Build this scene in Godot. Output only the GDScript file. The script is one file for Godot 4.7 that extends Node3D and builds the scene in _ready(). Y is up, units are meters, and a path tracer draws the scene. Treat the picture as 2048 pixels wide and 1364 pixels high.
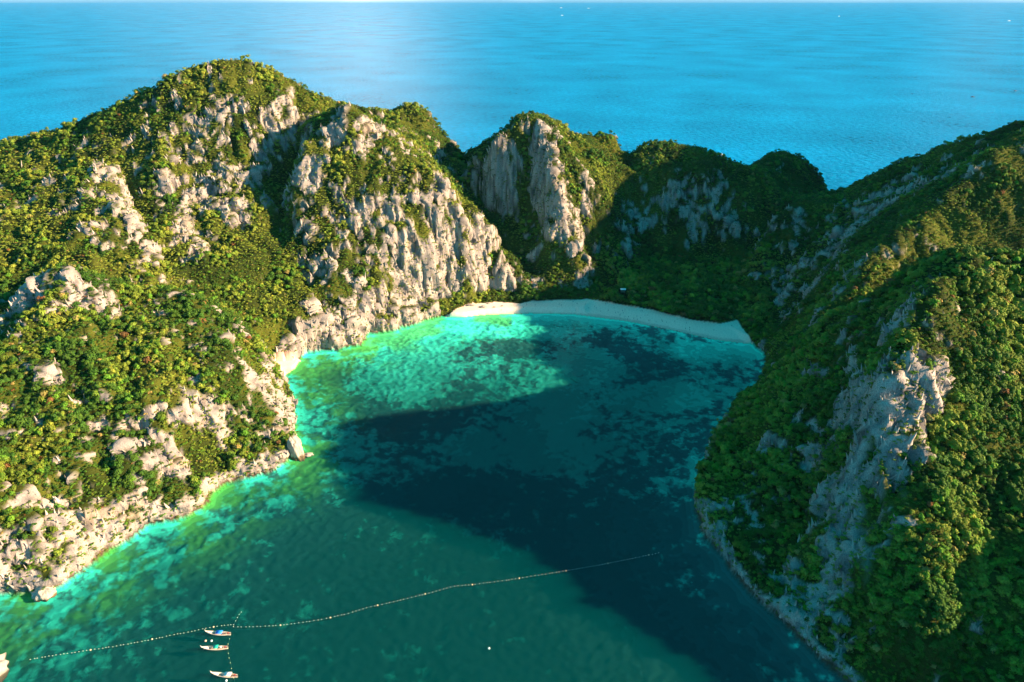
extends Node3D
# A drowned limestone bay seen from the air. Units are metres, y is up, the camera hovers 260 m above the water.

const LAGOON := Rect2(-330, -600, 590, 560)      # the clear water inside the bay (x, z)

const BANKS := [[-16.5, 4.5, 10.0], [37.0, 9.0, 2.6], [-70.0, 6.0, 4.0], [112.0, 8.0, 4.0], [168.0, 6.0, 6.0], [-125.0, 7.0, 4.0]]   # cloud banks: bearing, half width, height in degrees

var rng := RandomNumberGenerator.new()
var xs := PackedFloat32Array()
var zs := PackedFloat32Array()
var nx := 0
var nz := 0
var hgt := PackedFloat32Array()      # height of the ground
var rok := PackedFloat32Array()      # how bare the rock is, 0..1
var land := PackedByteArray()
var sand := PackedByteArray()
var gone := PackedFloat32Array()     # distance from the water's edge, out at sea
var ctl := []                        # [x, z, height, rock] that the relief is drawn through
var coast := PackedVector2Array()    # outline of the island
var coast_kind := []
var M := {}

func _ready():
	rng.seed = 7
	view_and_light()
	materials()
	relief()
	grids()
	carve()
	build_land()
	build_water()
	grow()
	life()

func view_and_light():
	var cam := Camera3D.new()
	cam.name = "camera"
	cam.position = Vector3(0, 260, 0)
	cam.rotation_degrees = Vector3(-26.72, 0, 0)
	cam.keep_aspect = Camera3D.KEEP_HEIGHT
	cam.fov = 53.1
	cam.near = 1.0
	cam.far = 120000.0
	add_child(cam)
	cam.current = true
	var sun := DirectionalLight3D.new()
	sun.name = "sun"
	sun.light_energy = 1.6
	sun.light_color = Color(1.0, 0.87, 0.70)
	sun.light_angular_distance = 0.6
	sun.shadow_enabled = true
	add_child(sun)
	sun.look_at_from_position(Vector3(0.92, 0.375, 0.125), Vector3.ZERO, Vector3.UP)
	var env := Environment.new()
	env.background_mode = Environment.BG_SKY
	var sky := Sky.new()
	var pano := PanoramaSkyMaterial.new()
	pano.panorama = ImageTexture.create_from_image(sky_image())
	pano.energy_multiplier = 1.0
	sky.sky_material = pano
	env.sky = sky
	env.tonemap_mode = Environment.TONE_MAPPER_LINEAR
	env.tonemap_exposure = 3.6
	env.fog_enabled = true
	env.fog_density = 0.000011
	env.fog_light_color = Color(0.5, 0.76, 1.0)
	env.sdfgi_enabled = true
	env.ssao_enabled = true
	env.ssil_enabled = true
	var we := WorldEnvironment.new()
	we.name = "world_environment"
	we.environment = env
	add_child(we)

func sky_image() -> Image:
	# clear tropical air, deep blue overhead and paler low down, with a belt of cumulus and haze banks all round
	var w := 768
	var h := 384
	var im := Image.create(w, h, false, Image.FORMAT_RGBF)
	var n := noise(11, 1.0, 5)
	for j in h:
		var el := (0.5 - (j + 0.5) / h) * PI
		for i in w:
			var az := (i + 0.5) / w * TAU
			var y := maxf(sin(el), 0.0)
			var c := Color(0.003, 0.11, 0.16).lerp(Color(0.005, 0.23, 0.39), pow(1.0 - y, 5.0)).lerp(Color(0.62, 0.68, 0.76), pow(1.0 - y, 110.0))
			var d := Vector3(cos(el) * cos(az), sin(el) * 3.2, cos(el) * sin(az))
			var f := n.get_noise_3dv(d * 1.9)
			var belt := exp(-pow((el - 0.07) / 0.11, 2.0))
			var cl := 0.35 * smoothstep(0.28, 0.6, f + 0.15 * n.get_noise_3dv(d * 9.0)) * belt
			for b in BANKS:
				var da := wrapf(az - PI - deg_to_rad(b[0]), -PI, PI) / deg_to_rad(b[1])
				cl = maxf(cl, exp(-da * da) * exp(-pow(el / deg_to_rad(b[2]), 2.0)) * (0.75 + 0.5 * n.get_noise_3dv(d * 5.0)))
			c = c.lerp(Color(2.3, 2.15, 2.15), clampf(cl, 0.0, 1.0) * 0.9)
			if el < 0.0:
				c = Color(0.02, 0.12, 0.18)
			im.set_pixel(i, j, c)
	return im

func noise(s: int, f: float, oct: int, ridged := false) -> FastNoiseLite:
	var n := FastNoiseLite.new()
	n.seed = s
	n.frequency = f
	n.noise_type = FastNoiseLite.TYPE_SIMPLEX_SMOOTH
	n.fractal_octaves = oct
	n.fractal_type = FastNoiseLite.FRACTAL_RIDGED if ridged else FastNoiseLite.FRACTAL_FBM
	return n

func tile(n: FastNoiseLite, size: int, normal := false, bump := 4.0, ramp = null) -> NoiseTexture2D:
	var t := NoiseTexture2D.new()
	t.width = size
	t.height = size
	t.seamless = true
	t.noise = n
	t.as_normal_map = normal
	t.bump_strength = bump
	if ramp != null:
		var g := Gradient.new()
		g.offsets = PackedFloat32Array(ramp[0])
		g.colors = PackedColorArray(ramp[1])
		t.color_ramp = g
	return t

func plain(c: Color, rough := 0.8) -> StandardMaterial3D:
	var m := StandardMaterial3D.new()
	m.albedo_color = c.linear_to_srgb()
	m.roughness = rough
	return m

func tinted(rough := 0.95) -> StandardMaterial3D:
	var m := plain(Color.WHITE, rough)
	m.vertex_color_use_as_albedo = true
	return m

func materials():
	var rock := tinted(0.92)
	rock.uv1_triplanar = true
	rock.uv1_world_triplanar = true
	rock.uv1_scale = Vector3(0.10, 0.055, 0.10)
	rock.normal_enabled = true
	rock.normal_scale = 1.6
	rock.normal_texture = tile(noise(21, 0.022, 5, true), 512, true, 9.0)
	rock.albedo_texture = tile(noise(22, 0.03, 5), 512, false, 1.0, [[0.0, 0.42, 0.6, 1.0], [Color(0.55, 0.55, 0.58), Color(0.86, 0.85, 0.86), Color(0.97, 0.96, 0.94), Color(1, 1, 0.98)]])
	rock.metallic_specular = 0.2
	M.rock = rock
	var sand_m := tinted()
	sand_m.albedo_color = Color(0.97, 0.73, 0.61).linear_to_srgb()
	sand_m.uv1_triplanar = true
	sand_m.uv1_world_triplanar = true
	sand_m.uv1_scale = Vector3(0.05, 0.05, 0.05)
	sand_m.albedo_texture = tile(noise(23, 0.02, 5), 512, false, 1.0, [[0.0, 0.5, 1.0], [Color(0.86, 0.85, 0.84), Color(0.97, 0.96, 0.96), Color(1, 1, 1)]])
	M.sand = sand_m
	M.bed = tinted(0.95)
	var leaf := tinted(0.75)
	leaf.metallic_specular = 0.25
	M.leaf = leaf

func ridge(_called: String, kind: String, rock: float, pts: Array):
	var step := 6.0
	for k in pts.size():
		var a := Vector3(pts[k][0], pts[k][1], pts[k][2])
		if kind == "P":
			ctl.append([a.x, a.z, a.y, rock])
			continue
		var shore := kind in ["S", "B", "O"]
		if k == pts.size() - 1:
			if not shore:
				ctl.append([a.x, a.z, a.y, rock])
			continue
		var b := Vector3(pts[k + 1][0], pts[k + 1][1], pts[k + 1][2])
		var n := maxi(1, int(round(a.distance_to(b) / (step if kind != "O" else 25.0))))
		for i in n:
			var p := a.lerp(b, float(i) / n)
			if shore:
				coast.append(Vector2(p.x, p.z))
				coast_kind.append([kind, rock])
			else:
				ctl.append([p.x, p.z, p.y, rock])

func relief():
	ridge("headland crest", "L", 0.45, [[-154, 5.9, -412], [-166.7, 13.9, -425], [-179.1, 31.4, -428], [-194.4, 53.1, -432], [-219.5, 66.1, -440], [-245.2, 71.6, -445], [-270.2, 74.5, -440], [-284.4, 87.3, -425]])
	ridge("headland rock crest", "L", 1, [[-284.4, 87.3, -425], [-290.3, 103, -420], [-299.2, 100.6, -420], [-309, 94.4, -418], [-318.1, 84.6, -416], [-329, 73.7, -412], [-337.4, 70.1, -408], [-378.8, 69.2, -410]])
	ridge("headland cliff brow", "L", 0.68, [[-275.3, 38.8, -244], [-252, 21.5, -256], [-238.6, 21.2, -258], [-221, 21.4, -280], [-207.5, 17, -304], [-193.3, 14.5, -328], [-176.1, 16.1, -346], [-157.8, 17.5, -366], [-155.2, 12.3, -392]])
	ridge("headland middle", "P", 0.5, [[-298.4, 50.1, -300], [-269.9, 43.1, -310], [-251.2, 43, -325], [-227.8, 43.2, -335], [-205.3, 47.2, -345], [-185, 45.2, -360], [-171, 34, -385], [-332.2, 58, -350], [-288.6, 64.8, -350], [-266.2, 65, -362], [-242.8, 62.4, -380], [-215.1, 61.8, -388], [-190.5, 54.6, -395], [-294.8, 76.2, -395], [-258.5, 70.5, -415], [-276.2, 42.6, -280]])
	ridge("mountain crest", "L", 0.25, [[-663.8, 116.3, -640], [-584.2, 119.9, -690], [-513.7, 127.8, -700], [-481.2, 135.1, -700], [-437.1, 146.4, -690], [-404.5, 158.1, -690], [-377.3, 169.7, -690], [-354, 176.5, -690], [-337.7, 179, -684], [-331.5, 185.3, -684], [-314, 195.3, -690], [-297.2, 204.6, -700], [-277.6, 207.3, -700], [-255.8, 206.5, -705], [-236.3, 198, -715], [-219.9, 187, -720], [-203, 174.7, -725], [-186.1, 167.7, -735], [-153.6, 147.4, -770]])
	ridge("mountain upper", "P", 0.4, [[-451.4, 119.8, -645], [-404.7, 125.5, -640], [-367, 138.2, -645], [-320.2, 150.8, -650], [-281.5, 166.3, -665], [-245.3, 170.1, -670], [-213.1, 163.5, -685], [-189.3, 154.3, -700]])
	ridge("mountain middle", "P", 0.42, [[-496, 92.4, -590], [-424, 100.9, -592], [-380.5, 106.3, -588], [-349.1, 113.6, -594], [-337.4, 107.7, -600], [-310.4, 118.1, -612], [-273.4, 126.4, -636], [-235.2, 124.5, -645], [-211.7, 140.1, -685]])
	ridge("mountain cliff", "P", 0.7, [[-291.4, 107.2, -620], [-261.7, 111.3, -622], [-239, 103.1, -618], [-267.4, 87.9, -590], [-240.9, 87.9, -590], [-293.6, 89.4, -570], [-328.4, 101, -560], [-297.9, 76.9, -528]])
	ridge("mountain lower", "P", 0.22, [[-423.5, 69.8, -480], [-392.3, 74.9, -510], [-353.9, 81.4, -515], [-323.3, 79.7, -520], [-297, 79.7, -545], [-269.8, 71, -545], [-248.9, 76, -570], [-225.2, 81.9, -580], [-215.7, 89, -602], [-250.8, 57.2, -512]])
	ridge("mountain rock band", "L", 0.95, [[-358.1, 120.4, -612], [-333.5, 100.2, -578], [-306.8, 85, -542], [-288.3, 72, -518], [-274.5, 61.1, -500]])
	ridge("mountain gully", "L", 0.1, [[-358.6, 119, -628], [-335.5, 97, -598], [-309, 80.8, -562], [-290.7, 67.6, -536], [-274.9, 57.2, -512]])
	ridge("mountain second band", "L", 0.95, [[-309.4, 98.7, -600], [-286.1, 84.3, -572], [-266.5, 66.6, -545]])
	ridge("mountain foot", "P", 0.08, [[-426.7, 41.3, -470], [-365.5, 58.4, -478], [-324.4, 63.8, -475], [-298.2, 62.9, -482], [-268.7, 54.2, -488], [-234.5, 46.7, -486], [-209, 35.2, -474], [-193.2, 22, -466]])
	ridge("hollow floor", "L", 0.05, [[-188.6, 2.1, -472], [-186.7, 12.8, -484], [-184.1, 26.4, -502], [-188.1, 41, -530], [-197.5, 56, -562], [-206, 65.5, -588], [-209.6, 78.6, -622], [-208.2, 95, -650]])
	ridge("wall crest", "L", 0.5, [[-176.3, 157.4, -650], [-159.9, 167.8, -648], [-150.4, 172.2, -648], [-140.5, 166.5, -648], [-128.7, 154.9, -652], [-116.2, 146.1, -656], [-105.8, 137.6, -660], [-91.9, 123.3, -655], [-73, 111.7, -650], [-54.2, 91.3, -642], [-35.2, 75.1, -634], [-18.6, 60.1, -627], [-11.4, 45, -620], [-18.6, 25.2, -612], [-29.6, 5.1, -602]])
	ridge("wall spire left edge", "L", 0.7, [[-159.5, 168.1, -646], [-160.2, 149.4, -632], [-149.5, 133.3, -620]])
	ridge("wall terrace", "L", 0.35, [[-187, 130.5, -612], [-165.9, 132.7, -614], [-144.4, 130.6, -616], [-118.6, 128.4, -620], [-87.9, 124.4, -624], [-66.2, 115.4, -630]])
	ridge("wall upper face", "P", 0.5, [[-189.5, 115.6, -604], [-187.7, 99.8, -596], [-151.8, 100.3, -594], [-117.3, 99.2, -598], [-82.8, 97.1, -606], [-48.1, 80.3, -616], [-145.8, 149.4, -632], [-125.7, 139.1, -640]])
	ridge("wall middle face", "P", 0.5, [[-191.5, 72.8, -580], [-146.3, 74, -576], [-117.3, 67.5, -582], [-78.6, 64.2, -592], [-38.9, 55.4, -604]])
	ridge("wall lower face", "P", 0.4, [[-180.2, 42.9, -548], [-144.2, 49.8, -554], [-115.6, 38.9, -558], [-78.8, 31.4, -577], [-43.8, 24.7, -594]])
	ridge("wall foot brow", "L", 0.9, [[-179.2, 13.8, -482], [-167.9, 21.9, -500], [-144.1, 21.7, -520], [-115.4, 17.9, -546], [-79.6, 16.1, -576], [-55.6, 8.5, -588]])
	ridge("north ridge crest", "L", 0.2, [[-155.6, 145.9, -780], [-129.3, 151.3, -790], [-107, 155, -790], [-91.1, 143.4, -790], [-75.4, 121.8, -790], [-59, 102.8, -788], [-51.6, 87.1, -770]])
	ridge("north ridge face", "P", 0.4, [[-120.6, 139.8, -762], [-98.9, 127.9, -755], [-77.3, 104.1, -742], [-66.6, 89.6, -735]])
	ridge("tower saddle", "L", 0.1, [[-50, 90, -745], [-51.9, 83.5, -712], [-40.3, 66.3, -682], [-24.4, 48.5, -655], [-9.3, 36.2, -638], [-18.7, 17.5, -612]])
	ridge("tower crest", "L", 0.35, [[-47.1, 99.2, -728], [-31.8, 118, -712], [-11.9, 141.4, -700], [3, 150.3, -704], [17.9, 152.4, -706], [33, 146.2, -706], [45.5, 134.1, -700], [55.3, 123.4, -692], [70.5, 105, -686], [84.7, 82, -681], [97.2, 62.3, -678], [113.1, 42, -672], [120.1, 27.1, -667], [118.4, 11.4, -655]])
	ridge("tower rib", "L", 0.66, [[30.2, 146.2, -700], [36.1, 127.2, -678], [42.6, 102.2, -660], [48.9, 76, -648], [54.1, 50.9, -640]])
	ridge("tower upper face", "P", 0.15, [[-12.3, 106.2, -708], [13.2, 107.9, -700], [18.4, 84.3, -692], [25.9, 62.8, -676], [68.2, 65.2, -668]])
	ridge("tower lower face", "P", 0.36, [[-33.7, 69.7, -708], [-20.3, 58.2, -692], [8.2, 51.1, -680], [30.8, 43.7, -662], [72.9, 39.1, -652], [96.3, 32.5, -656]])
	ridge("tower shoulder", "P", 0.05, [[-12.1, 22.1, -648], [13, 24.4, -646], [52, 23.5, -630], [86.8, 17.5, -632], [106.6, 13, -630]])
	ridge("tower base brow", "L", 0.85, [[-23.4, 7.9, -604], [-11.5, 7.8, -608], [17.4, 5.8, -609], [51.2, 8.2, -612], [76, 5.5, -616]])
	ridge("twin dome", "L", 0.15, [[8.7, 143.5, -768], [33, 147.4, -770], [46.7, 138.8, -768], [57.5, 127.7, -762], [70.9, 120.7, -790], [93.9, 122, -795], [113.6, 120.4, -798], [119.3, 105.2, -790]])
	ridge("dome dip", "P", 0.1, [[123.6, 84.3, -770], [130.3, 83.3, -800], [288.3, 74.6, -795], [293.6, 68.9, -780], [97.9, 74.5, -690], [65.6, 108.7, -720], [92, 94.3, -715], [114.1, 98.1, -745], [104.9, 66.5, -700]])
	ridge("dome crest", "L", 0.15, [[121.8, 97.2, -780], [150.7, 109.1, -790], [184.3, 113.5, -790], [210.6, 108.8, -780], [232.2, 95.4, -770], [257.8, 90.5, -760], [275.6, 89.9, -755], [283.5, 61.6, -738], [281.8, 40.1, -716]])
	ridge("dome face", "P", 0.4, [[127.4, 80.6, -728], [147.2, 90.8, -730], [172.9, 96.6, -728], [200, 91.3, -728], [228.2, 75.7, -726], [256.5, 62.6, -724]])
	ridge("dome low face", "P", 0.58, [[126, 49.5, -703], [146.1, 47.1, -702], [189.1, 41.6, -702], [226.2, 34.7, -698], [257, 28.5, -700]])
	ridge("dome foot", "P", 0, [[134.3, 14, -677.7], [171.9, 15, -682.6], [216.2, 15, -690.4], [252, 14, -685.4], [122.8, 8, -636.1], [162.8, 8, -636.1], [202.7, 8, -636.1]])
	ridge("outlier dome", "L", 0.15, [[302.5, 78.3, -850], [319.6, 87.9, -860], [337.8, 90.3, -860], [362.5, 80.3, -855], [380.8, 63.9, -846], [389.3, 43.6, -840]])
	ridge("outlier face", "P", 0.42, [[319.2, 71.1, -815], [343.2, 60.4, -810], [355.7, 47.6, -790], [312.3, 53, -770]])
	ridge("east ridge crest", "L", 0.1, [[355.1, 71.8, -720], [364.1, 86.1, -712], [376.6, 101.4, -702], [388.9, 113.1, -692], [404.6, 123.9, -680], [418.1, 134.2, -666], [429.1, 144.5, -650], [443.8, 151.1, -640], [456.3, 158.9, -630], [505.9, 165.8, -610], [539.9, 167.4, -600]])
	ridge("east ledge", "L", 0.1, [[285, 72.5, -686], [318.7, 71.8, -696], [349.8, 71.8, -708]])
	ridge("east prow", "L", 0.35, [[284.1, 73, -684], [272.1, 61.8, -676], [253.8, 42.7, -657], [234.6, 25.4, -632], [219.8, 9.2, -607], [210.7, 0.6, -585]])
	ridge("valley edge", "L", 0.05, [[277, 30, -697], [263, 23, -687], [245, 16, -667], [227, 10, -642], [213, 5, -616]])
	ridge("east wall", "P", 0.66, [[308.4, 59.7, -652], [277.3, 34.2, -622], [250.8, 15.4, -592], [224, 5, -548], [210.2, 0.7, -517], [327.4, 69, -655], [323.3, 71.8, -605], [297, 53.7, -588], [268.7, 30.2, -562], [241.8, 11.9, -528], [381.5, 109.4, -630], [345.9, 98.7, -600]])
	ridge("east fold", "L", 0.12, [[325.6, 98.8, -560], [305.2, 88.4, -556], [282.7, 75, -546], [259.5, 54.5, -530], [239.7, 35.2, -512], [221.9, 19, -494], [207.3, 8.8, -478]])
	ridge("east fold front", "P", 0.1, [[277, 88.9, -505], [259.9, 76.2, -495], [244.7, 55.5, -485], [228, 36.1, -472]])
	ridge("sunlit ridge crest", "L", 0.35, [[232.6, 73.7, -440], [245.8, 84.7, -450], [258.9, 93.5, -465], [284.5, 100.5, -480], [316.4, 109.3, -497], [326.9, 120.4, -512], [343.5, 133.3, -522], [360.1, 144.8, -530], [380.6, 154.8, -537], [396.4, 161.4, -542], [428.1, 167.7, -545]])
	ridge("sunlit slope", "P", 0.16, [[266, 70, -436], [300, 76, -458], [330, 86, -475], [342, 96, -488], [359, 108, -500], [385, 125, -510], [409, 138, -520], [427, 103, -490], [377, 73, -468], [345, 66, -455], [312, 58, -436], [440, 118, -545], [470, 90, -520], [450, 70, -470], [480, 60, -430]])
	ridge("saddle behind headland", "P", 0.1, [[215, 58, -430], [255, 60, -415], [300, 64, -412], [340, 66, -405], [420, 62, -400]])
	ridge("east headland crest", "L", 0.15, [[275.7, 132.9, -335], [259.2, 141.4, -338], [251.4, 141.3, -340], [244, 138.6, -346], [235.6, 133.4, -352], [225, 123.6, -358], [215.2, 111.3, -366], [206.2, 94.3, -376], [199.1, 76.2, -386], [191, 57, -396], [183.1, 33.2, -408], [179.2, 12.7, -420]])
	ridge("east headland rib", "L", 0.3, [[251.4, 141.3, -340], [226.8, 134.9, -326], [205.1, 126.6, -310], [188.2, 112.5, -294]])
	ridge("east headland low rib", "L", 0.35, [[188.2, 112.5, -294], [178.8, 102.1, -283], [173.4, 91, -274], [170.4, 73.9, -266], [170, 61.5, -252], [171.3, 53.8, -237], [171.3, 50.6, -231]])
	ridge("east bare ribs", "P", 1, [[183.4, 102.7, -282], [177.3, 92.3, -272], [174, 80.2, -265], [173.2, 72.6, -258], [191, 93.8, -274], [201.6, 101.1, -280], [173.4, 55.3, -232]])
	ridge("east steep side", "P", 0.35, [[194, 100.6, -312], [183.4, 86.9, -300], [176.9, 73.6, -288], [172.4, 60.3, -277], [172.3, 49.8, -263], [173.3, 42.7, -248]])
	ridge("east rock rib", "L", 1, [[171.3, 50.6, -231], [163.4, 38.8, -228], [154.5, 26.4, -224], [149.8, 20.4, -221]])
	ridge("east nose rib", "L", 0.15, [[149.8, 20.4, -221], [151.2, 12.4, -205], [159.5, 5.4, -190], [168.2, -4.7, -178]])
	ridge("east dark face", "P", 0.25, [[197.2, 81.4, -356], [185.4, 60.3, -352], [168.9, 41.3, -338], [183.9, 61.4, -322]])
	ridge("east dark middle face", "P", 0.5, [[153.9, 23.5, -328], [140.1, 14.2, -326], [123.8, 9.5, -318], [173, 40.1, -305], [162.2, 24.7, -312]])
	ridge("east dark low face", "P", 0.95, [[112.9, 7.9, -298], [128.3, 6, -284], [160.9, 39.8, -264], [158.7, 33.3, -250], [148.3, 17.7, -240], [131.3, 5.1, -246], [137.8, 7, -226], [145.7, 4.9, -206], [145.4, 16.4, -292]])
	ridge("east thicket", "P", 0.1, [[153.2, 18.9, -285], [151.5, 26.1, -258], [148.2, 12.6, -262]])
	ridge("east headland brow", "L", 0.12, [[157.9, 7.2, -402], [137.4, 8.9, -376], [122.6, 9.8, -347], [110, 10.5, -319], [105.3, 7.2, -303]])
	ridge("east sunlit slope", "P", 0.12, [[205.9, 111, -297], [211, 91.1, -283], [198.8, 78.3, -272], [236.1, 117.6, -318], [262.3, 115.8, -322], [257.6, 82.2, -298], [188, 63.8, -249], [217.2, 70.4, -263], [233.9, 63.6, -253], [182.5, 52.4, -229], [211.4, 47.1, -238], [289.7, 75, -300], [261.6, 51.5, -250]])
	ridge("east shaded foot", "P", 0.1, [[165.5, 35.1, -217], [171.7, 36.3, -205], [198.1, 29.7, -211], [218.7, 40.1, -215], [166.7, 24.7, -190], [188.4, 13.7, -187], [211.3, 22.2, -192]])
	ridge("off frame shoulder", "L", 0.1, [[330, 85, -330], [318, 75, -280], [306, 76, -235], [290, 79, -200], [282, 79, -165], [255, 50, -120]])
	ridge("off frame hills", "P", 0.1, [[420, 110, -330], [430, 80, -250], [400, 60, -150], [520, 90, -420], [560, 70, -300], [500, 80, -520]])
	ridge("unseen shadow mountain", "L", 0.2, [[540, 80, -420], [585, 130, -480], [600, 190, -520], [610, 272, -580], [620, 298, -650], [645, 305, -740], [690, 285, -815], [700, 150, -850]])  # added outside the view, shaped so its shadow falls on the domes
	ridge("back slopes", "P", 0.2, [[-600, 70, -600], [-520, 60, -480], [-450, 50, -430], [-430, 35, -330], [-380, 30, -280]])
	ridge("west shore", "S", 1, [[-249, 0, -240.7], [-238.4, 0, -241.3], [-225.7, 0, -240.4], [-223.5, 0, -247], [-216, 0, -260.3], [-208, 0, -274.6], [-198.4, 0, -287.9], [-187.9, 0, -291.9], [-179.3, 0, -298], [-173.8, 0, -316.1], [-170.7, 0, -325.3], [-158.5, 0, -331.5], [-146.6, 0, -339.8], [-139.6, 0, -347.4], [-137.1, 0, -363.3], [-144.7, 0, -376.3], [-151.5, 0, -405], [-164.6, 0, -435.7], [-174.7, 0, -452]])
	ridge("cove shore", "B", 0.3, [[-174.7, 0, -452], [-174.7, 0, -459.8], [-171.5, 0, -466.1], [-168.6, 0, -476.7]])
	ridge("wall shore", "S", 1, [[-168.6, 0, -476.7], [-168.2, 0, -492.9], [-149.8, 0, -498.2], [-126.1, 0, -507.2], [-123.7, 0, -530], [-97.7, 0, -535.9], [-78.3, 0, -556.5], [-63.3, 0, -565.1]])
	ridge("beach shore", "B", 0, [[-63.3, 0, -565.1], [-42.8, 0, -565.1], [-27, 0, -569.5], [16.6, 0, -573.9], [57.9, 0, -571.7], [101.8, 0, -557.6], [142.5, 0, -536.9], [172.7, 0, -519.3], [202, 0, -510.9]])
	ridge("beach back", "L", 0, [[-54.6, 2, -571.8], [-41.5, 3, -583.1], [-27.7, 3.5, -587.8], [-11.3, 3.5, -589], [7.5, 3.5, -586.6], [17, 3.5, -591.3], [35.9, 3.5, -592.5], [54.9, 3.5, -593.7], [70.3, 4, -597.3], [87.5, 4, -590.2], [109.4, 4, -579.7], [130.9, 4, -570.7], [154.4, 4, -553.2], [182.6, 4, -541.7], [199.9, 4, -550.1]])
	ridge("beach wall foot", "L", 0.95, [[-53.9, 8, -565.1], [-36.2, 10, -574.1], [-11.1, 9, -583.3], [16.8, 9, -585.7], [54.2, 9, -588], [69.9, 8, -595.2]])
	ridge("forest front", "P", 0, [[99.3, 6, -608.5], [129.7, 6, -590.3], [158.7, 6, -572.9], [181.8, 6, -556.4]])
	ridge("east shore", "S", 0.3, [[202, 0, -510.9], [205.9, 0, -494.7], [197.7, 0, -466.1], [185.1, 0, -439.3]])
	ridge("east hidden shore", "S", 0.15, [[184, 0, -438], [168, 0, -418], [146, 0, -392], [130, 0, -366], [116, 0, -338], [106, 0, -318]])
	ridge("east cliff shore", "S", 0.9, [[104.3, 0, -302.2], [103.1, 0, -286], [108, 0, -263.8], [113.7, 0, -248.6], [125.1, 0, -225.8], [135.1, 0, -204.3], [141.8, 0, -193.5]])
	ridge("outer shore", "O", 0.5, [[149, 0, -180], [165, 0, -150], [195, 0, -100], [260, 0, -70], [420, 0, -60], [700, 0, -120], [760, 0, -300], [800, 0, -840], [720, 0, -910], [600, 0, -870], [540, 0, -840], [470, 0, -790], [432, 0, -810], [425, 0, -880], [350, 0, -950], [260, 0, -900], [190, 0, -890], [130, 0, -900], [60, 0, -860], [20, 0, -840], [-20, 0, -860], [-100, 0, -890], [-200, 0, -870], [-330, 0, -800], [-450, 0, -790], [-600, 0, -770], [-740, 0, -700], [-760, 0, -500], [-640, 0, -330], [-480, 0, -250], [-330, 0, -215]])
	# the water's edge: roughened where it is rock, and a cliff foot just inland of it
	var wob := noise(31, 0.05, 3)
	var n := coast.size()
	var out := coast.duplicate()
	for i in n:
		var t := (coast[(i + 1) % n] - coast[(i + n - 1) % n]).normalized()
		var inward := Vector2(t.y, -t.x)
		if Geometry2D.is_point_in_polygon(coast[i] + inward * 1.5, coast) == false:
			inward = -inward
		if coast_kind[i][0] == "S":
			out[i] = coast[i] + inward * (wob.get_noise_2dv(coast[i]) * 3.0 + wob.get_noise_2dv(coast[i] * 3.7) * 1.6)
			var foot = out[i] + inward * 3.2
			ctl.append([foot.x, foot.y, 5.5 + 4.0 * wob.get_noise_2dv(coast[i] * 2.3), coast_kind[i][1]])
		elif coast_kind[i][0] == "O":
			var f2 = coast[i] + inward * 12.0
			ctl.append([f2.x, f2.y, 14.0, 0.4])
		ctl.append([out[i].x, out[i].y, 0.0, coast_kind[i][1]])
	coast = out

func grids():
	var x := -780.0
	while x < 780.0:
		xs.append(x)
		x += 1.05 if absf(x) < 345.0 else (1.05 + (absf(x) - 345.0) * 0.02)
	var z := -60.0
	while z > -960.0:
		zs.append(z)
		z -= (1.05 if z > -430.0 else (1.35 if z > -730.0 else 2.0)) if z < -140.0 and z > -830.0 else 4.0
	nx = xs.size()
	nz = zs.size()
	var pts := PackedVector2Array()
	for c in ctl:
		c[0] += rng.randf_range(-0.15, 0.15)
		c[1] += rng.randf_range(-0.15, 0.15)
		pts.append(Vector2(c[0], c[1]))
	var tri := delaunay(pts)
	hgt.resize(nx * nz)
	rok.resize(nx * nz)
	land.resize(nx * nz)
	sand.resize(nx * nz)
	gone.resize(nx * nz)
	hgt.fill(0.0)
	for k in range(0, tri.size(), 3):
		var ia := tri[k]
		var ib := tri[k + 1]
		var ic := tri[k + 2]
		var a := pts[ia]
		var b := pts[ib]
		var c := pts[ic]
		var den := (b.y - c.y) * (a.x - c.x) + (c.x - b.x) * (a.y - c.y)
		if absf(den) < 1e-6:
			continue
		var i0 := clampi(xs.bsearch(minf(a.x, minf(b.x, c.x))), 0, nx - 1)
		var i1 := clampi(xs.bsearch(maxf(a.x, maxf(b.x, c.x))), 0, nx - 1)
		var zlo := minf(a.y, minf(b.y, c.y))
		var zhi := maxf(a.y, maxf(b.y, c.y))
		var ha: float = ctl[ia][2]
		var hb: float = ctl[ib][2]
		var hc: float = ctl[ic][2]
		var ra: float = ctl[ia][3]
		var rb: float = ctl[ib][3]
		var rc: float = ctl[ic][3]
		var j0 := row_of(zhi)
		var j1 := row_of(zlo)
		for j in range(j0, j1 + 1):
			for i in range(i0, i1 + 1):
				var u := ((b.y - c.y) * (xs[i] - c.x) + (c.x - b.x) * (zs[j] - c.y)) / den
				var v := ((c.y - a.y) * (xs[i] - c.x) + (a.x - c.x) * (zs[j] - c.y)) / den
				var w := 1.0 - u - v
				if u >= -1e-4 and v >= -1e-4 and w >= -1e-4:
					hgt[j * nx + i] = ha * u + hb * v + hc * w
					rok[j * nx + i] = ra * u + rb * v + rc * w
	# which cells are land
	land.fill(0)
	var m := coast.size()
	for j in nz:
		var cr := []
		for k in m:
			var p := coast[k]
			var q := coast[(k + 1) % m]
			if (p.y > zs[j]) != (q.y > zs[j]):
				cr.append(p.x + (zs[j] - p.y) / (q.y - p.y) * (q.x - p.x))
		cr.sort()
		for k in range(0, cr.size() - 1, 2):
			for i in range(xs.bsearch(cr[k]), mini(nx, xs.bsearch(cr[k + 1]))):
				land[j * nx + i] = 1

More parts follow.
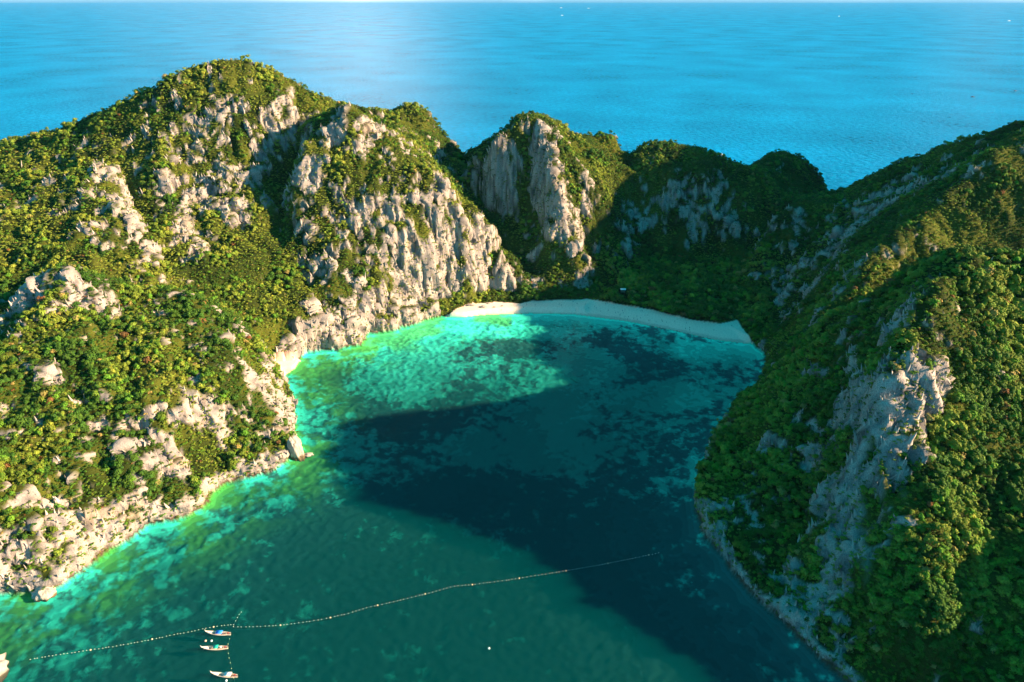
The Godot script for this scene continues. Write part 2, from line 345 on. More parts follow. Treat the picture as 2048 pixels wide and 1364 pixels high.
func delaunay(p: PackedVector2Array) -> PackedInt32Array:
	# Bowyer and Watson's way, points sorted along x so that finished triangles drop out
	var n := p.size()
	var px := PackedFloat64Array()
	var py := PackedFloat64Array()
	for q in p:
		px.append(q.x)
		py.append(q.y)
	px.append_array([-9000.0, 0.0, 9000.0])
	py.append_array([-6000.0, 12000.0, -6000.0])
	var order := range(n)
	order.sort_custom(func(a, b): return px[a] < px[b] or (px[a] == px[b] and py[a] < py[b]))
	var done := PackedInt32Array()
	var open := [circle(px, py, n, n + 1, n + 2)]
	for at in order:
		var x := px[at]
		var y := py[at]
		var edges := {}
		var keep := []
		for t in open:
			var dx: float = x - t[3]
			if dx > 0.0 and dx * dx > t[5]:
				done.append_array([t[0], t[1], t[2]])
				continue
			var dy: float = y - t[4]
			if dx * dx + dy * dy - t[5] > 1e-9:
				keep.append(t)
				continue
			for e in [[t[0], t[1]], [t[1], t[2]], [t[2], t[0]]]:
				var key: int = mini(e[0], e[1]) * 100000 + maxi(e[0], e[1])
				if edges.has(key):
					edges[key] = null
				else:
					edges[key] = e
		open = keep
		for key in edges:
			if edges[key] != null:
				var c = circle(px, py, edges[key][0], edges[key][1], at)
				if not c.is_empty():
					open.append(c)
	for t in open:
		done.append_array([t[0], t[1], t[2]])
	var out := PackedInt32Array()
	for k in range(0, done.size(), 3):
		if done[k] < n and done[k + 1] < n and done[k + 2] < n:
			out.append_array([done[k], done[k + 1], done[k + 2]])
	return out

func circle(px: PackedFloat64Array, py: PackedFloat64Array, a: int, b: int, c: int) -> Array:
	var bx := px[b] - px[a]
	var by := py[b] - py[a]
	var cx := px[c] - px[a]
	var cy := py[c] - py[a]
	var d := 2.0 * (bx * cy - by * cx)
	if absf(d) < 1e-9:
		return []
	var b2 := bx * bx + by * by
	var c2 := cx * cx + cy * cy
	var ux := (cy * b2 - by * c2) / d
	var uy := (bx * c2 - cx * b2) / d
	return [a, b, c, px[a] + ux, py[a] + uy, ux * ux + uy * uy]

func row_of(z: float) -> int:
	var lo := 0
	var hi := nz - 1
	while lo < hi:
		var mid := (lo + hi) >> 1
		if zs[mid] > z:
			lo = mid + 1
		else:
			hi = mid
	return clampi(lo, 0, nz - 1)

func smooth_heights(passes: int):
	for s in passes:
		var o := hgt.duplicate()
		for j in range(1, nz - 1):
			var r := j * nx
			for i in range(1, nx - 1):
				var k := r + i
				if land[k] == 1:
					hgt[k] = o[k] * 0.4 + (o[k - 1] + o[k + 1] + o[k - nx] + o[k + nx]) * 0.15

func carve():
	# distance from land over the water, in two sweeps
	for k in nx * nz:
		gone[k] = 0.0 if land[k] == 1 else 1e6
	for sweep in 2:
		for jj in range(1, nz - 1):
			var j := jj if sweep == 0 else nz - 1 - jj
			var s := -1 if sweep == 0 else 1
			var dz := absf(zs[j] - zs[j + s])
			for ii in range(1, nx - 1):
				var i := ii if sweep == 0 else nx - 1 - ii
				var k := j * nx + i
				if gone[k] == 0.0:
					continue
				var dx := absf(xs[i] - xs[i + s])
				var dg := sqrt(dx * dx + dz * dz)
				gone[k] = minf(minf(gone[k], gone[k + s] + dx), minf(gone[k + s * nx] + dz, minf(gone[k + s * nx + 1], gone[k + s * nx - 1]) + dg))
	smooth_heights(4)
	var big := noise(41, 1.0 / 70.0, 3, true)
	var mid := noise(42, 1.0 / 26.0, 3)
	var beach_poly := PackedVector2Array([Vector2(-63.0, -562.0), Vector2(-63.3, -561.1), Vector2(-42.8, -561.1), Vector2(-27.0, -565.5), Vector2(16.6, -569.9), Vector2(57.9, -567.7), Vector2(101.8, -553.6), Vector2(142.5, -532.9), Vector2(172.7, -515.3), Vector2(202.0, -506.9), Vector2(199.9, -550.1), Vector2(182.6, -541.7), Vector2(154.4, -553.2), Vector2(130.9, -570.7), Vector2(109.4, -579.7), Vector2(87.5, -590.2), Vector2(70.3, -597.3), Vector2(54.9, -593.7), Vector2(35.9, -592.5), Vector2(17.0, -591.3), Vector2(7.5, -586.6), Vector2(-11.3, -589.0), Vector2(-27.7, -587.8), Vector2(-41.5, -583.1), Vector2(-54.6, -571.8)])
	var cove_poly := PackedVector2Array([Vector2(-190, -455), Vector2(-172, -448), Vector2(-160, -470), Vector2(-168, -482), Vector2(-188, -478)])
	var coral := noise(43, 1.0 / 22.0, 4)
	var ripple := noise(45, 1.0 / 14.0, 3)
	var shelf := noise(47, 1.0 / 55.0, 3)
	var knobs := noise(46, 1.0 / 6.0, 3)
	var lump := noise(44, 1.0 / 60.0, 3)
	for j in nz:
		for i in nx:
			var k := j * nx + i
			var p := Vector2(xs[i], zs[j])
			if land[k] == 1:
				if p.y > -600.0 and p.y < -440.0 and p.x > -195.0 and p.x < 215.0 and (Geometry2D.is_point_in_polygon(p, beach_poly) or Geometry2D.is_point_in_polygon(p, cove_poly)):
					sand[k] = 1
					hgt[k] = minf(hgt[k], 4.0 if p.x > -100.0 else 1.6)
					continue
				var w := clampf(hgt[k] / 25.0, 0.0, 1.0) * (1.0 if p.y > -640.0 else 0.5)
				hgt[k] += w * (big.get_noise_2dv(p) * 6.0 + mid.get_noise_2dv(p) * 3.0)
				if hgt[k] > 8.0:      # beds of harder stone stand out as cliffs, softer ones lie back as ledges
					var lift := 58.0 * shelf.get_noise_2dv(p)
					var firm := smoothstep(-0.35, 0.35, shelf.get_noise_2dv(p * 1.6 + Vector2(900, 300)))
					var ph := (hgt[k] + lift) / 27.0
					var fr := ph - floorf(ph)
					var ht := (floorf(ph) + smoothstep(0.4, 1.0, fr)) * 27.0 - lift + 3.0
					hgt[k] = lerpf(hgt[k], ht, 0.66 * firm * (0.55 if p.y > -450.0 else 1.0) * smoothstep(0.15, 0.4, rok[k]) * smoothstep(8.0, 16.0, hgt[k]))
				hgt[k] = maxf(hgt[k], 0.3)
			else:
				var d := gone[k]
				var far := smoothstep(-480.0, -250.0, p.y)
				var cap := lerpf(4.2, 18.0, far) + 8.0 * smoothstep(-60.0, 40.0, p.x) * smoothstep(-330.0, -260.0, p.y)
				var n1 := lump.get_noise_2dv(p)
				var dep := minf(0.25 + d * 0.22, 1.6 + d * 0.075)
				dep = lerpf(dep, 0.15 + d * 0.055, smoothstep(-470.0, -510.0, p.y) * smoothstep(-60.0, -20.0, p.x))
				dep = lerpf(dep, 0.2 + d * 0.035, smoothstep(-430.0, -500.0, p.y) * smoothstep(40.0, -20.0, p.x))
				dep *= 1.0 + 0.45 * ripple.get_noise_2dv(p) * smoothstep(45.0, 15.0, d)
				dep = cap * (1.0 - exp(-dep / cap))
				dep += (n1 * 1.3 + coral.get_noise_2dv(p) * 0.9) * smoothstep(2.0, 30.0, d) * (1.0 - 0.7 * far) + knobs.get_noise_2dv(p) * 0.9 * smoothstep(3.0, 20.0, d)
				hgt[k] = -maxf(dep, 0.12 + minf(d, 3.0) * 0.05)

func ground(x: float, z: float) -> float:
	var i := clampi(xs.bsearch(x) - 1, 0, nx - 2)
	var j := clampi(row_of(z) - 1, 0, nz - 2)
	var u := clampf((x - xs[i]) / (xs[i + 1] - xs[i]), 0, 1)
	var v := clampf((z - zs[j]) / (zs[j + 1] - zs[j]), 0, 1)
	var k := j * nx + i
	return lerpf(lerpf(hgt[k], hgt[k + 1], u), lerpf(hgt[k + nx], hgt[k + nx + 1], u), v)

func tag(o: Node, label := "", category := "", group := "", kind := ""):
	for a in [["label", label], ["category", category], ["group", group], ["kind", kind]]:
		if a[1] != "":
			o.set_meta(a[0], a[1])
	return o

func put(called: String, mesh: Mesh, m: Material, parent: Node = self) -> MeshInstance3D:
	var o := MeshInstance3D.new()
	o.name = called
	o.mesh = mesh
	if m != null:
		o.material_override = m
	parent.add_child(o, true)
	return o

var pos := PackedVector3Array()      # the ground's vertices after weathering
var nrm := PackedVector3Array()
var tin := PackedColorArray()
var bare := PackedFloat32Array()     # > 0.5 where rock shows

const BARE_SAND := [[35, -420, 26, 45], [20, -370, 34, 28], [115, -432, 30, 18], [40, -560, 120, 12], [160, -500, 40, 16], [-80, -530, 40, 30], [10, -540, 60, 16], [-25, -372, 25, 16], [60, -480, 20, 30], [-80, -480, 30, 40]]
const WEED_AND_ADDED_DARK := [[5, -520, 22, 14], [75, -520, 16, 14], [120, -495, 30, 10], [-60, -405, 45, 20], [-20, -330, 60, 30], [-110, -290, 40, 25], [-70, -255, 60, 36], [45, -245, 60, 40], [-130, -212, 50, 26], [62, -300, 46, 34], [-5, -205, 70, 28], [90, -205, 60, 30]]  # seabed weed; beds nearest the camera are added to darken the deep water
const LANDS := [
	["west_headland", -230, -350, "pale fluted limestone headland with dark bushes at the left of the bay mouth"],
	["west_mountain", -330, -620, "tall green mountain with cream cliff bands at the upper left"],
	["central_rock_wall", -110, -590, "sunlit cream limestone wall above the left end of the beach"],
	["north_ridge", -100, -790, "dark wooded ridge at the sea side behind the sunlit rock wall"],
	["limestone_tower", 45, -680, "steep grey limestone tower standing behind the middle of the beach"],
	["twin_dome", 80, -790, "low wooded dome behind the grey limestone tower"],
	["dark_dome", 190, -750, "shaded wooded dome at the head of the valley behind the beach"],
	["outlier_dome", 345, -830, "small round wooded dome by the sea right of the shaded dome"],
	["valley_floor", 150, -620, "flat shaded forest floor between the beach and the domes"],
	["east_ridge", 330, -560, "long shaded ridge climbing to the right edge with a sunlit crest"],
	["east_headland", 180, -300, "big green headland at the right with a dark cliff into the water"],
]

func build_land():
	var n := nx * nz
	pos.resize(n)
	nrm.resize(n)
	tin.resize(n)
	bare.resize(n)
	var dn := noise(51, 1.0 / 34.0, 3, true)
	var flute := noise(52, 1.0 / 13.0, 4, true)
	var fine := noise(53, 1.0 / 5.0, 3, true)
	var blocks: Array[FastNoiseLite] = []
	for b in [[69, 1.0 / 9.0], [70, 1.0 / 4.0]]:
		var cn := FastNoiseLite.new()
		cn.seed = b[0]
		cn.noise_type = FastNoiseLite.TYPE_CELLULAR
		cn.frequency = b[1]
		cn.fractal_type = FastNoiseLite.FRACTAL_NONE
		cn.cellular_return_type = FastNoiseLite.RETURN_CELL_VALUE
		blocks.append(cn)
	var crack := noise(66, 1.0 / 15.0, 3)
	var gully := noise(59, 1.0 / 24.0, 2, true)
	var patch := noise(54, 1.0 / 30.0, 4)
	var streak := noise(68, 1.0 / 5.0, 3)
	var tuft := noise(60, 1.0 / 11.0, 3)
	var stain := noise(55, 1.0 / 9.0, 4)
	var tone := noise(56, 1.0 / 55.0, 3)
	var reef := noise(57, 1.0 / 11.0, 6)
	reef.domain_warp_enabled = true
	reef.domain_warp_amplitude = 14.0
	reef.domain_warp_frequency = 0.05
	var speck := noise(67, 1.0 / 4.5, 3)
	var weed := noise(58, 1.0 / 48.0, 4)
	for j in nz:
		for i in nx:
			var k := j * nx + i
			var il := maxi(i - 1, 0)
			var ir := mini(i + 1, nx - 1)
			var ju := maxi(j - 1, 0)
			var jd := mini(j + 1, nz - 1)
			var sx := (hgt[j * nx + ir] - hgt[j * nx + il]) / (xs[ir] - xs[il])
			var sz := (hgt[jd * nx + i] - hgt[ju * nx + i]) / (zs[jd] - zs[ju])
			var nn := Vector3(-sx, 1, -sz).normalized()
			var p := Vector3(xs[i], hgt[k], zs[j])
			pos[k] = p
			if land[k] == 1 and sand[k] == 0:
				var q := Vector3(p.x, p.y * 0.32, p.z)
				var steep := 1.0 - nn.y
				var pt := patch.get_noise_3dv(Vector3(p.x, p.y * 0.6, p.z))
				var bare_k := rok[k] * 0.72 + pt * 0.5 + stain.get_noise_3dv(q) * 0.25 + tuft.get_noise_3dv(Vector3(p.x, p.y * 0.7, p.z)) * 0.3 + (steep - 0.36) * 0.85
				if p.y < 7.0:
					bare_k += (7.0 - p.y) * 0.11 * rok[k]
				bare[k] = clampf(bare_k, 0.0, 1.0)
				var r := smoothstep(0.42, 0.56, bare_k)
				var w := clampf(p.y / 6.0, 0.0, 1.0)
				var fl := flute.get_noise_3dv(q)
				var d := dn.get_noise_3dv(q) * 3.2 + lerpf(0.25, 1.0, r) * (fl * 2.0 + blocks[0].get_noise_3dv(q) * 1.5 + blocks[1].get_noise_3dv(q) * 0.8 + fine.get_noise_3dv(q) * 0.8 - pow(1.0 - absf(crack.get_noise_3dv(q)), 9.0) * 2.2 + gully.get_noise_3dv(Vector3(p.x, p.y * 0.15, p.z)) * 3.4)
				pos[k] = p + Vector3(nn.x, nn.y * 0.55, nn.z) * d * w
				if p.y < 2.6:      # the sea has eaten a notch
					pos[k] += -Vector3(nn.x, 0, nn.z) * 1.5
				var st := stain.get_noise_3dv(q * 1.7) * 0.5 + 0.5
				var rc := Color(0.24, 0.225, 0.235).lerp(Color(0.54, 0.465, 0.425), smoothstep(0.25, 0.75, st + fl * 0.25))
				rc = rc.lerp(Color(0.40, 0.30, 0.19), smoothstep(0.25, 0.6, tone.get_noise_3dv(p * 2.0)) * 0.5)
				rc *= 1.0 - 0.5 * smoothstep(0.12, 0.42, streak.get_noise_3dv(Vector3(p.x, p.y * 0.09, p.z))) * smoothstep(0.25, 0.5, steep)
				if p.y < 3.5:
					rc = rc.lerp(Color(0.11, 0.075, 0.048), smoothstep(2.6, 1.2, p.y + stain.get_noise_3dv(p) * 1.6))
				var gc := Color(0.032, 0.050, 0.010).lerp(Color(0.10, 0.115, 0.018), smoothstep(-0.3, 0.4, tone.get_noise_3dv(p)))
				tin[k] = gc.lerp(rc, r)
			elif land[k] == 1:
				# damp sand along the water, drier and speckled with litter higher up
				var dry := smoothstep(0.25, 0.9, p.y + stain.get_noise_3dv(p) * 0.3)
				tin[k] = Color(0.72, 0.69, 0.68).lerp(Color(1, 1, 1), dry)
			elif land[k] == 0:
				bare[k] = 0.0
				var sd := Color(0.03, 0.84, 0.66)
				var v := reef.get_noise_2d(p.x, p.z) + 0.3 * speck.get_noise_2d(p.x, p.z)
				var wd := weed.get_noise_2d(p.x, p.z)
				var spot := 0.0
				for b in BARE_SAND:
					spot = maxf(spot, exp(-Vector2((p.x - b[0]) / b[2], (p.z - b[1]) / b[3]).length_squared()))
				for b in WEED_AND_ADDED_DARK:
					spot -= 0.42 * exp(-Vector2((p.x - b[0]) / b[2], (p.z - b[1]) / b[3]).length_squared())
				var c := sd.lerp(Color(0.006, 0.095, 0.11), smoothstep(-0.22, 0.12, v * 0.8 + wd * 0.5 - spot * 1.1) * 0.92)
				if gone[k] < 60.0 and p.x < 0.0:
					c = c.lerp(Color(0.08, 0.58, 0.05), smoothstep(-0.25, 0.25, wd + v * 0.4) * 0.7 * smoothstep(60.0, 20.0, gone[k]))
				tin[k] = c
	for j in nz:
		for i in nx:
			var il := maxi(i - 1, 0)
			var ir := mini(i + 1, nx - 1)
			var ju := maxi(j - 1, 0)
			var jd := mini(j + 1, nz - 1)
			nrm[j * nx + i] = (pos[jd * nx + i] - pos[ju * nx + i]).cross(pos[j * nx + il] - pos[j * nx + ir]).normalized()
			if nrm[j * nx + i].y < 0.0 and land[j * nx + i] == 0:
				nrm[j * nx + i] = -nrm[j * nx + i]
	# one mesh for each hill, one for the sand, one for the sea bed
	var lists := []
	for s in LANDS.size() + 2:
		lists.append(PackedInt32Array())
	for j in nz - 1:
		for i in nx - 1:
			var k := j * nx + i
			var top := maxf(maxf(hgt[k], hgt[k + 1]), maxf(hgt[k + nx], hgt[k + nx + 1]))
			var l := land[k] + land[k + 1] + land[k + nx] + land[k + nx + 1]
			var sn := sand[k] + sand[k + 1] + sand[k + nx] + sand[k + nx + 1]
			var to := -1
			if sn > 0:
				to = LANDS.size()
			elif l > 0:
				var best := 1e12
				for s in LANDS.size():
					var dd := Vector2(xs[i] - LANDS[s][1], zs[j] - LANDS[s][2]).length_squared()
					if dd < best:
						best = dd
						to = s
			elif LAGOON.grow(4.0).has_point(Vector2(xs[i], zs[j])):
				to = LANDS.size() + 1
			if to < 0:
				continue
			# clockwise seen from above; zs falls with j
			if (i + j) & 1:
				lists[to].append_array([k, k + nx, k + 1, k + 1, k + nx, k + nx + 1])
			else:
				lists[to].append_array([k, k + nx, k + nx + 1, k, k + nx + 1, k + 1])
	for s in lists.size():
		if lists[s].is_empty():
			continue
		var mesh := pick(lists[s])
		if s < LANDS.size():
			tag(put(LANDS[s][0], mesh, M.rock), LANDS[s][3], "hill", "", "structure")
		elif s == LANDS.size():
			tag(put("beach", mesh, M.sand), "pale pink sand beach curving between the limestone walls", "beach", "", "structure")
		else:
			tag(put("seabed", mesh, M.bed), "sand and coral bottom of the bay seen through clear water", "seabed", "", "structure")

func pick(ix: PackedInt32Array) -> ArrayMesh:
	var at := {}
	var v := PackedVector3Array()
	var n := PackedVector3Array()
	var c := PackedColorArray()
	var out := PackedInt32Array()
	out.resize(ix.size())
	for q in ix.size():
		var k := ix[q]
		var a = at.get(k, -1)
		if a < 0:
			a = v.size()
			at[k] = a
			v.append(pos[k])
			n.append(nrm[k])
			c.append(tin[k])
		out[q] = a
	var arr := []
	arr.resize(Mesh.ARRAY_MAX)
	arr[Mesh.ARRAY_VERTEX] = v
	arr[Mesh.ARRAY_NORMAL] = n
	arr[Mesh.ARRAY_COLOR] = c
	arr[Mesh.ARRAY_INDEX] = out
	var m := ArrayMesh.new()
	m.add_surface_from_arrays(Mesh.PRIMITIVE_TRIANGLES, arr)
	return m

func sheet(rects: Array, y: float) -> ArrayMesh:
	var st := SurfaceTool.new()
	st.begin(Mesh.PRIMITIVE_TRIANGLES)
	for r in rects:
		var a := Vector3(r.position.x, y, r.position.y)
		var b := Vector3(r.end.x, y, r.end.y)
		for p in [Vector3(a.x, y, a.z), Vector3(b.x, y, a.z), Vector3(b.x, y, b.z), Vector3(a.x, y, a.z), Vector3(b.x, y, b.z), Vector3(a.x, y, b.z)]:
			st.set_normal(Vector3.UP)
			st.set_uv2(Vector2(p.x, p.z) / 3700.0 + Vector2(0.31, 0.2))
			st.add_vertex(p)
	return st.commit()

func build_water():
	var far := 42000.0
	var g := LAGOON
	var sea_m := plain(Color(0.0, 0.28, 0.62), 0.27)
	sea_m.metallic_specular = 0.2
	sea_m.uv1_triplanar = true
	sea_m.uv1_world_triplanar = true
	sea_m.uv1_scale = Vector3(0.0042, 0.0042, 0.0042)
	sea_m.normal_enabled = true
	sea_m.normal_scale = 1.0
	sea_m.normal_texture = tile(noise(61, 0.018, 5), 1024, true, 7.0)
	sea_m.detail_enabled = true
	sea_m.detail_uv_layer = BaseMaterial3D.DETAIL_UV_2
	sea_m.detail_blend_mode = BaseMaterial3D.BLEND_MODE_MUL
	sea_m.detail_albedo = slick_texture()
	var rects := [Rect2(-far, -far, far * 2, far + g.position.y), Rect2(-far, g.end.y, far * 2, 3000), Rect2(-far, g.position.y, far + g.position.x, g.size.y), Rect2(g.end.x, g.position.y, far - g.end.x, g.size.y)]
	tag(put("sea", sheet(rects, 0.0), sea_m), "open blue sea reaching to the horizon behind the island", "sea", "", "structure")
	var top := StandardMaterial3D.new()
	top.transparency = BaseMaterial3D.TRANSPARENCY_ALPHA
	top.albedo_color = Color(0.0, 0.5, 0.5, 0.02)
	top.roughness = 0.12
	top.metallic_specular = 0.2
	top.uv1_triplanar = true
	top.uv1_world_triplanar = true
	top.uv1_scale = Vector3(0.012, 0.012, 0.012)
	top.normal_enabled = true
	top.normal_scale = 0.35
	top.normal_texture = sea_m.normal_texture
	var water := put("water", sheet([g], 0.0), top)
	tag(water, "clear turquoise water filling the bay", "water", "", "structure")
	var deep := [0.4, 0.9, 1.6, 2.4, 3.4, 4.6, 6.0, 7.7, 9.8, 12.3, 15.2]
	var murk := StandardMaterial3D.new()      # what floats in the water, the same at every depth
	murk.transparency = BaseMaterial3D.TRANSPARENCY_ALPHA
	var c := Color(0.0, 0.062, 0.066).linear_to_srgb()
	murk.albedo_color = Color(c.r, c.g, c.b, 0.17)
	murk.roughness = 1.0
	murk.metallic_specular = 0.0
	for d in deep:
		put("water_layer", sheet([g], -d), murk, water)

func slick_texture() -> Texture2D:
	# calm slicks and wind lanes on the open sea: thin wandering lines and broad faint lanes
	var w := 1024
	var im := Image.create(w, w, true, Image.FORMAT_RGBA8)
	var warp := noise(63, 1.0 / 150.0, 4).get_seamless_image(w, w)
	var lane := noise(64, 1.0 / 110.0, 4).get_seamless_image(w, w)
	var grain := noise(65, 1.0 / 5.0, 3).get_seamless_image(w, w)
	for j in w:
		for i in w:
			var a := 1.0 - smoothstep(0.0, 0.018, absf(warp.get_pixel(i, j).r - 0.5))
			var b := lane.get_pixel(i, j).r - 0.5
			var f := grain.get_pixel(i, j).r - 0.5
			a *= smoothstep(0.02, 0.2, b) * (0.6 + 0.9 * f)
			var g := clampf(0.84 + b * 0.22 + f * 0.22, 0.0, 1.0)
			im.set_pixel(i, j, Color(g, g, g, 1.0).lerp(Color(1, 1, 1, 1), clampf(a, 0.0, 1.0) * 0.7))
	im.generate_mipmaps()
	return ImageTexture.create_from_image(im)

func crown(s: int, lobes: int, leaves: int, flat: float) -> ArrayMesh:
	# leafy clumps spread over a handful of uneven lobes
	var r := RandomNumberGenerator.new()
	r.seed = s
	var st := SurfaceTool.new()
	st.begin(Mesh.PRIMITIVE_TRIANGLES)
	for l in lobes:
		var a := r.randf() * TAU
		var off := Vector3(cos(a), 0, sin(a)) * r.randf_range(0.15, 0.62) * (0.0 if l == 0 else 1.0)
		off.y = (r.randf_range(-0.2, 0.35) if l > 0 else 0.25) * flat + 0.55
		var rad := r.randf_range(0.36, 0.58)
		var lobe_tone := r.randf_range(0.82, 1.15)
		for k in leaves:
			var d := Vector3(r.randfn(), r.randfn(), r.randfn()).normalized()
			if d.y < -0.45:
				d.y = -d.y
			var c := off + Vector3(d.x, d.y * flat, d.z) * rad * r.randf_range(0.72, 1.08)
			var n := (d + Vector3(r.randfn(), r.randfn(), r.randfn()) * 0.38 + Vector3(0, 0.25, 0)).normalized()
			var t := n.cross(Vector3(r.randfn(), r.randfn(), r.randfn())).normalized()
			var b := n.cross(t)
			var sz := r.randf_range(0.11, 0.21)
			var g := lobe_tone * r.randf_range(0.75, 1.25)
			var col := Color(g * r.randf_range(0.9, 1.1), g, g)
			var mid := c + n * sz * 0.22
			var ring := [c + t * sz, c + b * sz * 0.8, c - t * sz, c - b * sz * 0.8]
			for e in 4:
				if e == 3 and k % 2 == 0:
					continue
				for p in [mid, ring[(e + 1) % 4], ring[e]]:
					st.set_color(col)
					st.set_normal((n * 0.6 + (p - off).normalized() * 0.6).normalized())
					st.add_vertex(p)
	return st.commit()

func spike(s: int) -> ArrayMesh:
	# a jagged blade of weathered limestone
	var r := RandomNumberGenerator.new()
	r.seed = s
	var st := SurfaceTool.new()
	st.begin(Mesh.PRIMITIVE_TRIANGLES)
	var rings := []
	var lv := [[-0.5, 0.62], [0.05, 0.55], [0.4, 0.38], [0.72, 0.2], [1.0, 0.04]]
	var lean := Vector3(r.randf_range(-0.22, 0.22), 0, r.randf_range(-0.22, 0.22))
	for l in lv:
		var ring := []
		for k in 6:
			var a: float = (k + r.randf_range(-0.3, 0.3)) / 6.0 * TAU
			ring.append(Vector3(cos(a) * l[1] * r.randf_range(0.7, 1.25), l[0] + r.randf_range(-0.06, 0.06), sin(a) * l[1] * 0.62 * r.randf_range(0.7, 1.25)) + lean * maxf(l[0], 0.0))
		rings.append(ring)
	for l in lv.size() - 1:
		for k in 6:
			var a: Vector3 = rings[l][k]
			var b: Vector3 = rings[l][(k + 1) % 6]
			var c: Vector3 = rings[l + 1][(k + 1) % 6]
			var d: Vector3 = rings[l + 1][k]
			var g := r.randf_range(0.8, 1.1)
			st.set_color(Color(g, g, g))
			for p in [a, c, b, a, d, c]:
				st.add_vertex(p)
	st.generate_normals()
	return st.commit()

func slope_at(x: float, z: float) -> Vector3:
	return Vector3(ground(x - 2, z) - ground(x + 2, z), 4.0, ground(x, z - 2) - ground(x, z + 2)).normalized()

func cell(x: float, z: float) -> int:
	return clampi(row_of(z), 0, nz - 1) * nx + clampi(xs.bsearch(x), 0, nx - 1)

func seen(p: Vector3) -> Vector3:
	# where the camera sees a point: x and y from -1 to 1 in the frame, z its distance along the axis
	var q := p - Vector3(0, 260, 0)
	var s := 0.44963
	var c := 0.89322
	var f := -s * q.y - c * q.z
	var u := c * q.y - s * q.z
	return Vector3(q.x / f / 0.7503, u / f / 0.4997, f) if f > 1.0 else Vector3(9, 9, f)

func in_view(p: Vector3) -> bool:
	# nothing of the ground stands between this point and the camera
	var e := Vector3(0, 260, 0)
	for k in range(1, 46):
		var q := p.lerp(e, k / 60.0)
		if q.y > 215.0:
			return true
		if ground(q.x, q.z) > q.y + 0.5:
			return false
	return true

func region(x: float, z: float) -> int:
	var best := 1e12
	var to := 0
	for s in LANDS.size():
		var dd := Vector2(x - LANDS[s][1], z - LANDS[s][2]).length_squared()
		if dd < best:
			best = dd
			to = s
	return to

var coast_back := [Vector2(54.9, -593.7), Vector2(70.3, -597.3), Vector2(87.5, -590.2), Vector2(109.4, -579.7), Vector2(130.9, -570.7), Vector2(154.4, -553.2), Vector2(182.6, -541.7), Vector2(199.9, -550.1)]

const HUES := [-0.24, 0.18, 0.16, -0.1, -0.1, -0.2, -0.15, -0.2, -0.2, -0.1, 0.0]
const TINTS := [
	["dark green", 0.050, 0.120, 0.014], ["olive green", 0.125, 0.185, 0.020], ["yellowish green", 0.225, 0.285, 0.034],
	["fresh green", 0.110, 0.245, 0.020], ["straw coloured", 0.300, 0.245, 0.070], ["reddish brown", 0.190, 0.090, 0.032]]

func scatter(called: String, label: String, category: String, mesh: Mesh, m: Material, spots: Array):
	var mm := MultiMesh.new()
	mm.transform_format = MultiMesh.TRANSFORM_3D
	mm.use_colors = true
	mm.mesh = mesh
	mm.instance_count = spots.size()
	for k in spots.size():
		mm.set_instance_transform(k, spots[k][0])
		mm.set_instance_color(k, spots[k][1])
	var o := MultiMeshInstance3D.new()
	o.name = called
	o.multimesh = mm
	o.material_override = m
	add_child(o, true)
	tag(o, label, category, "", "stuff")

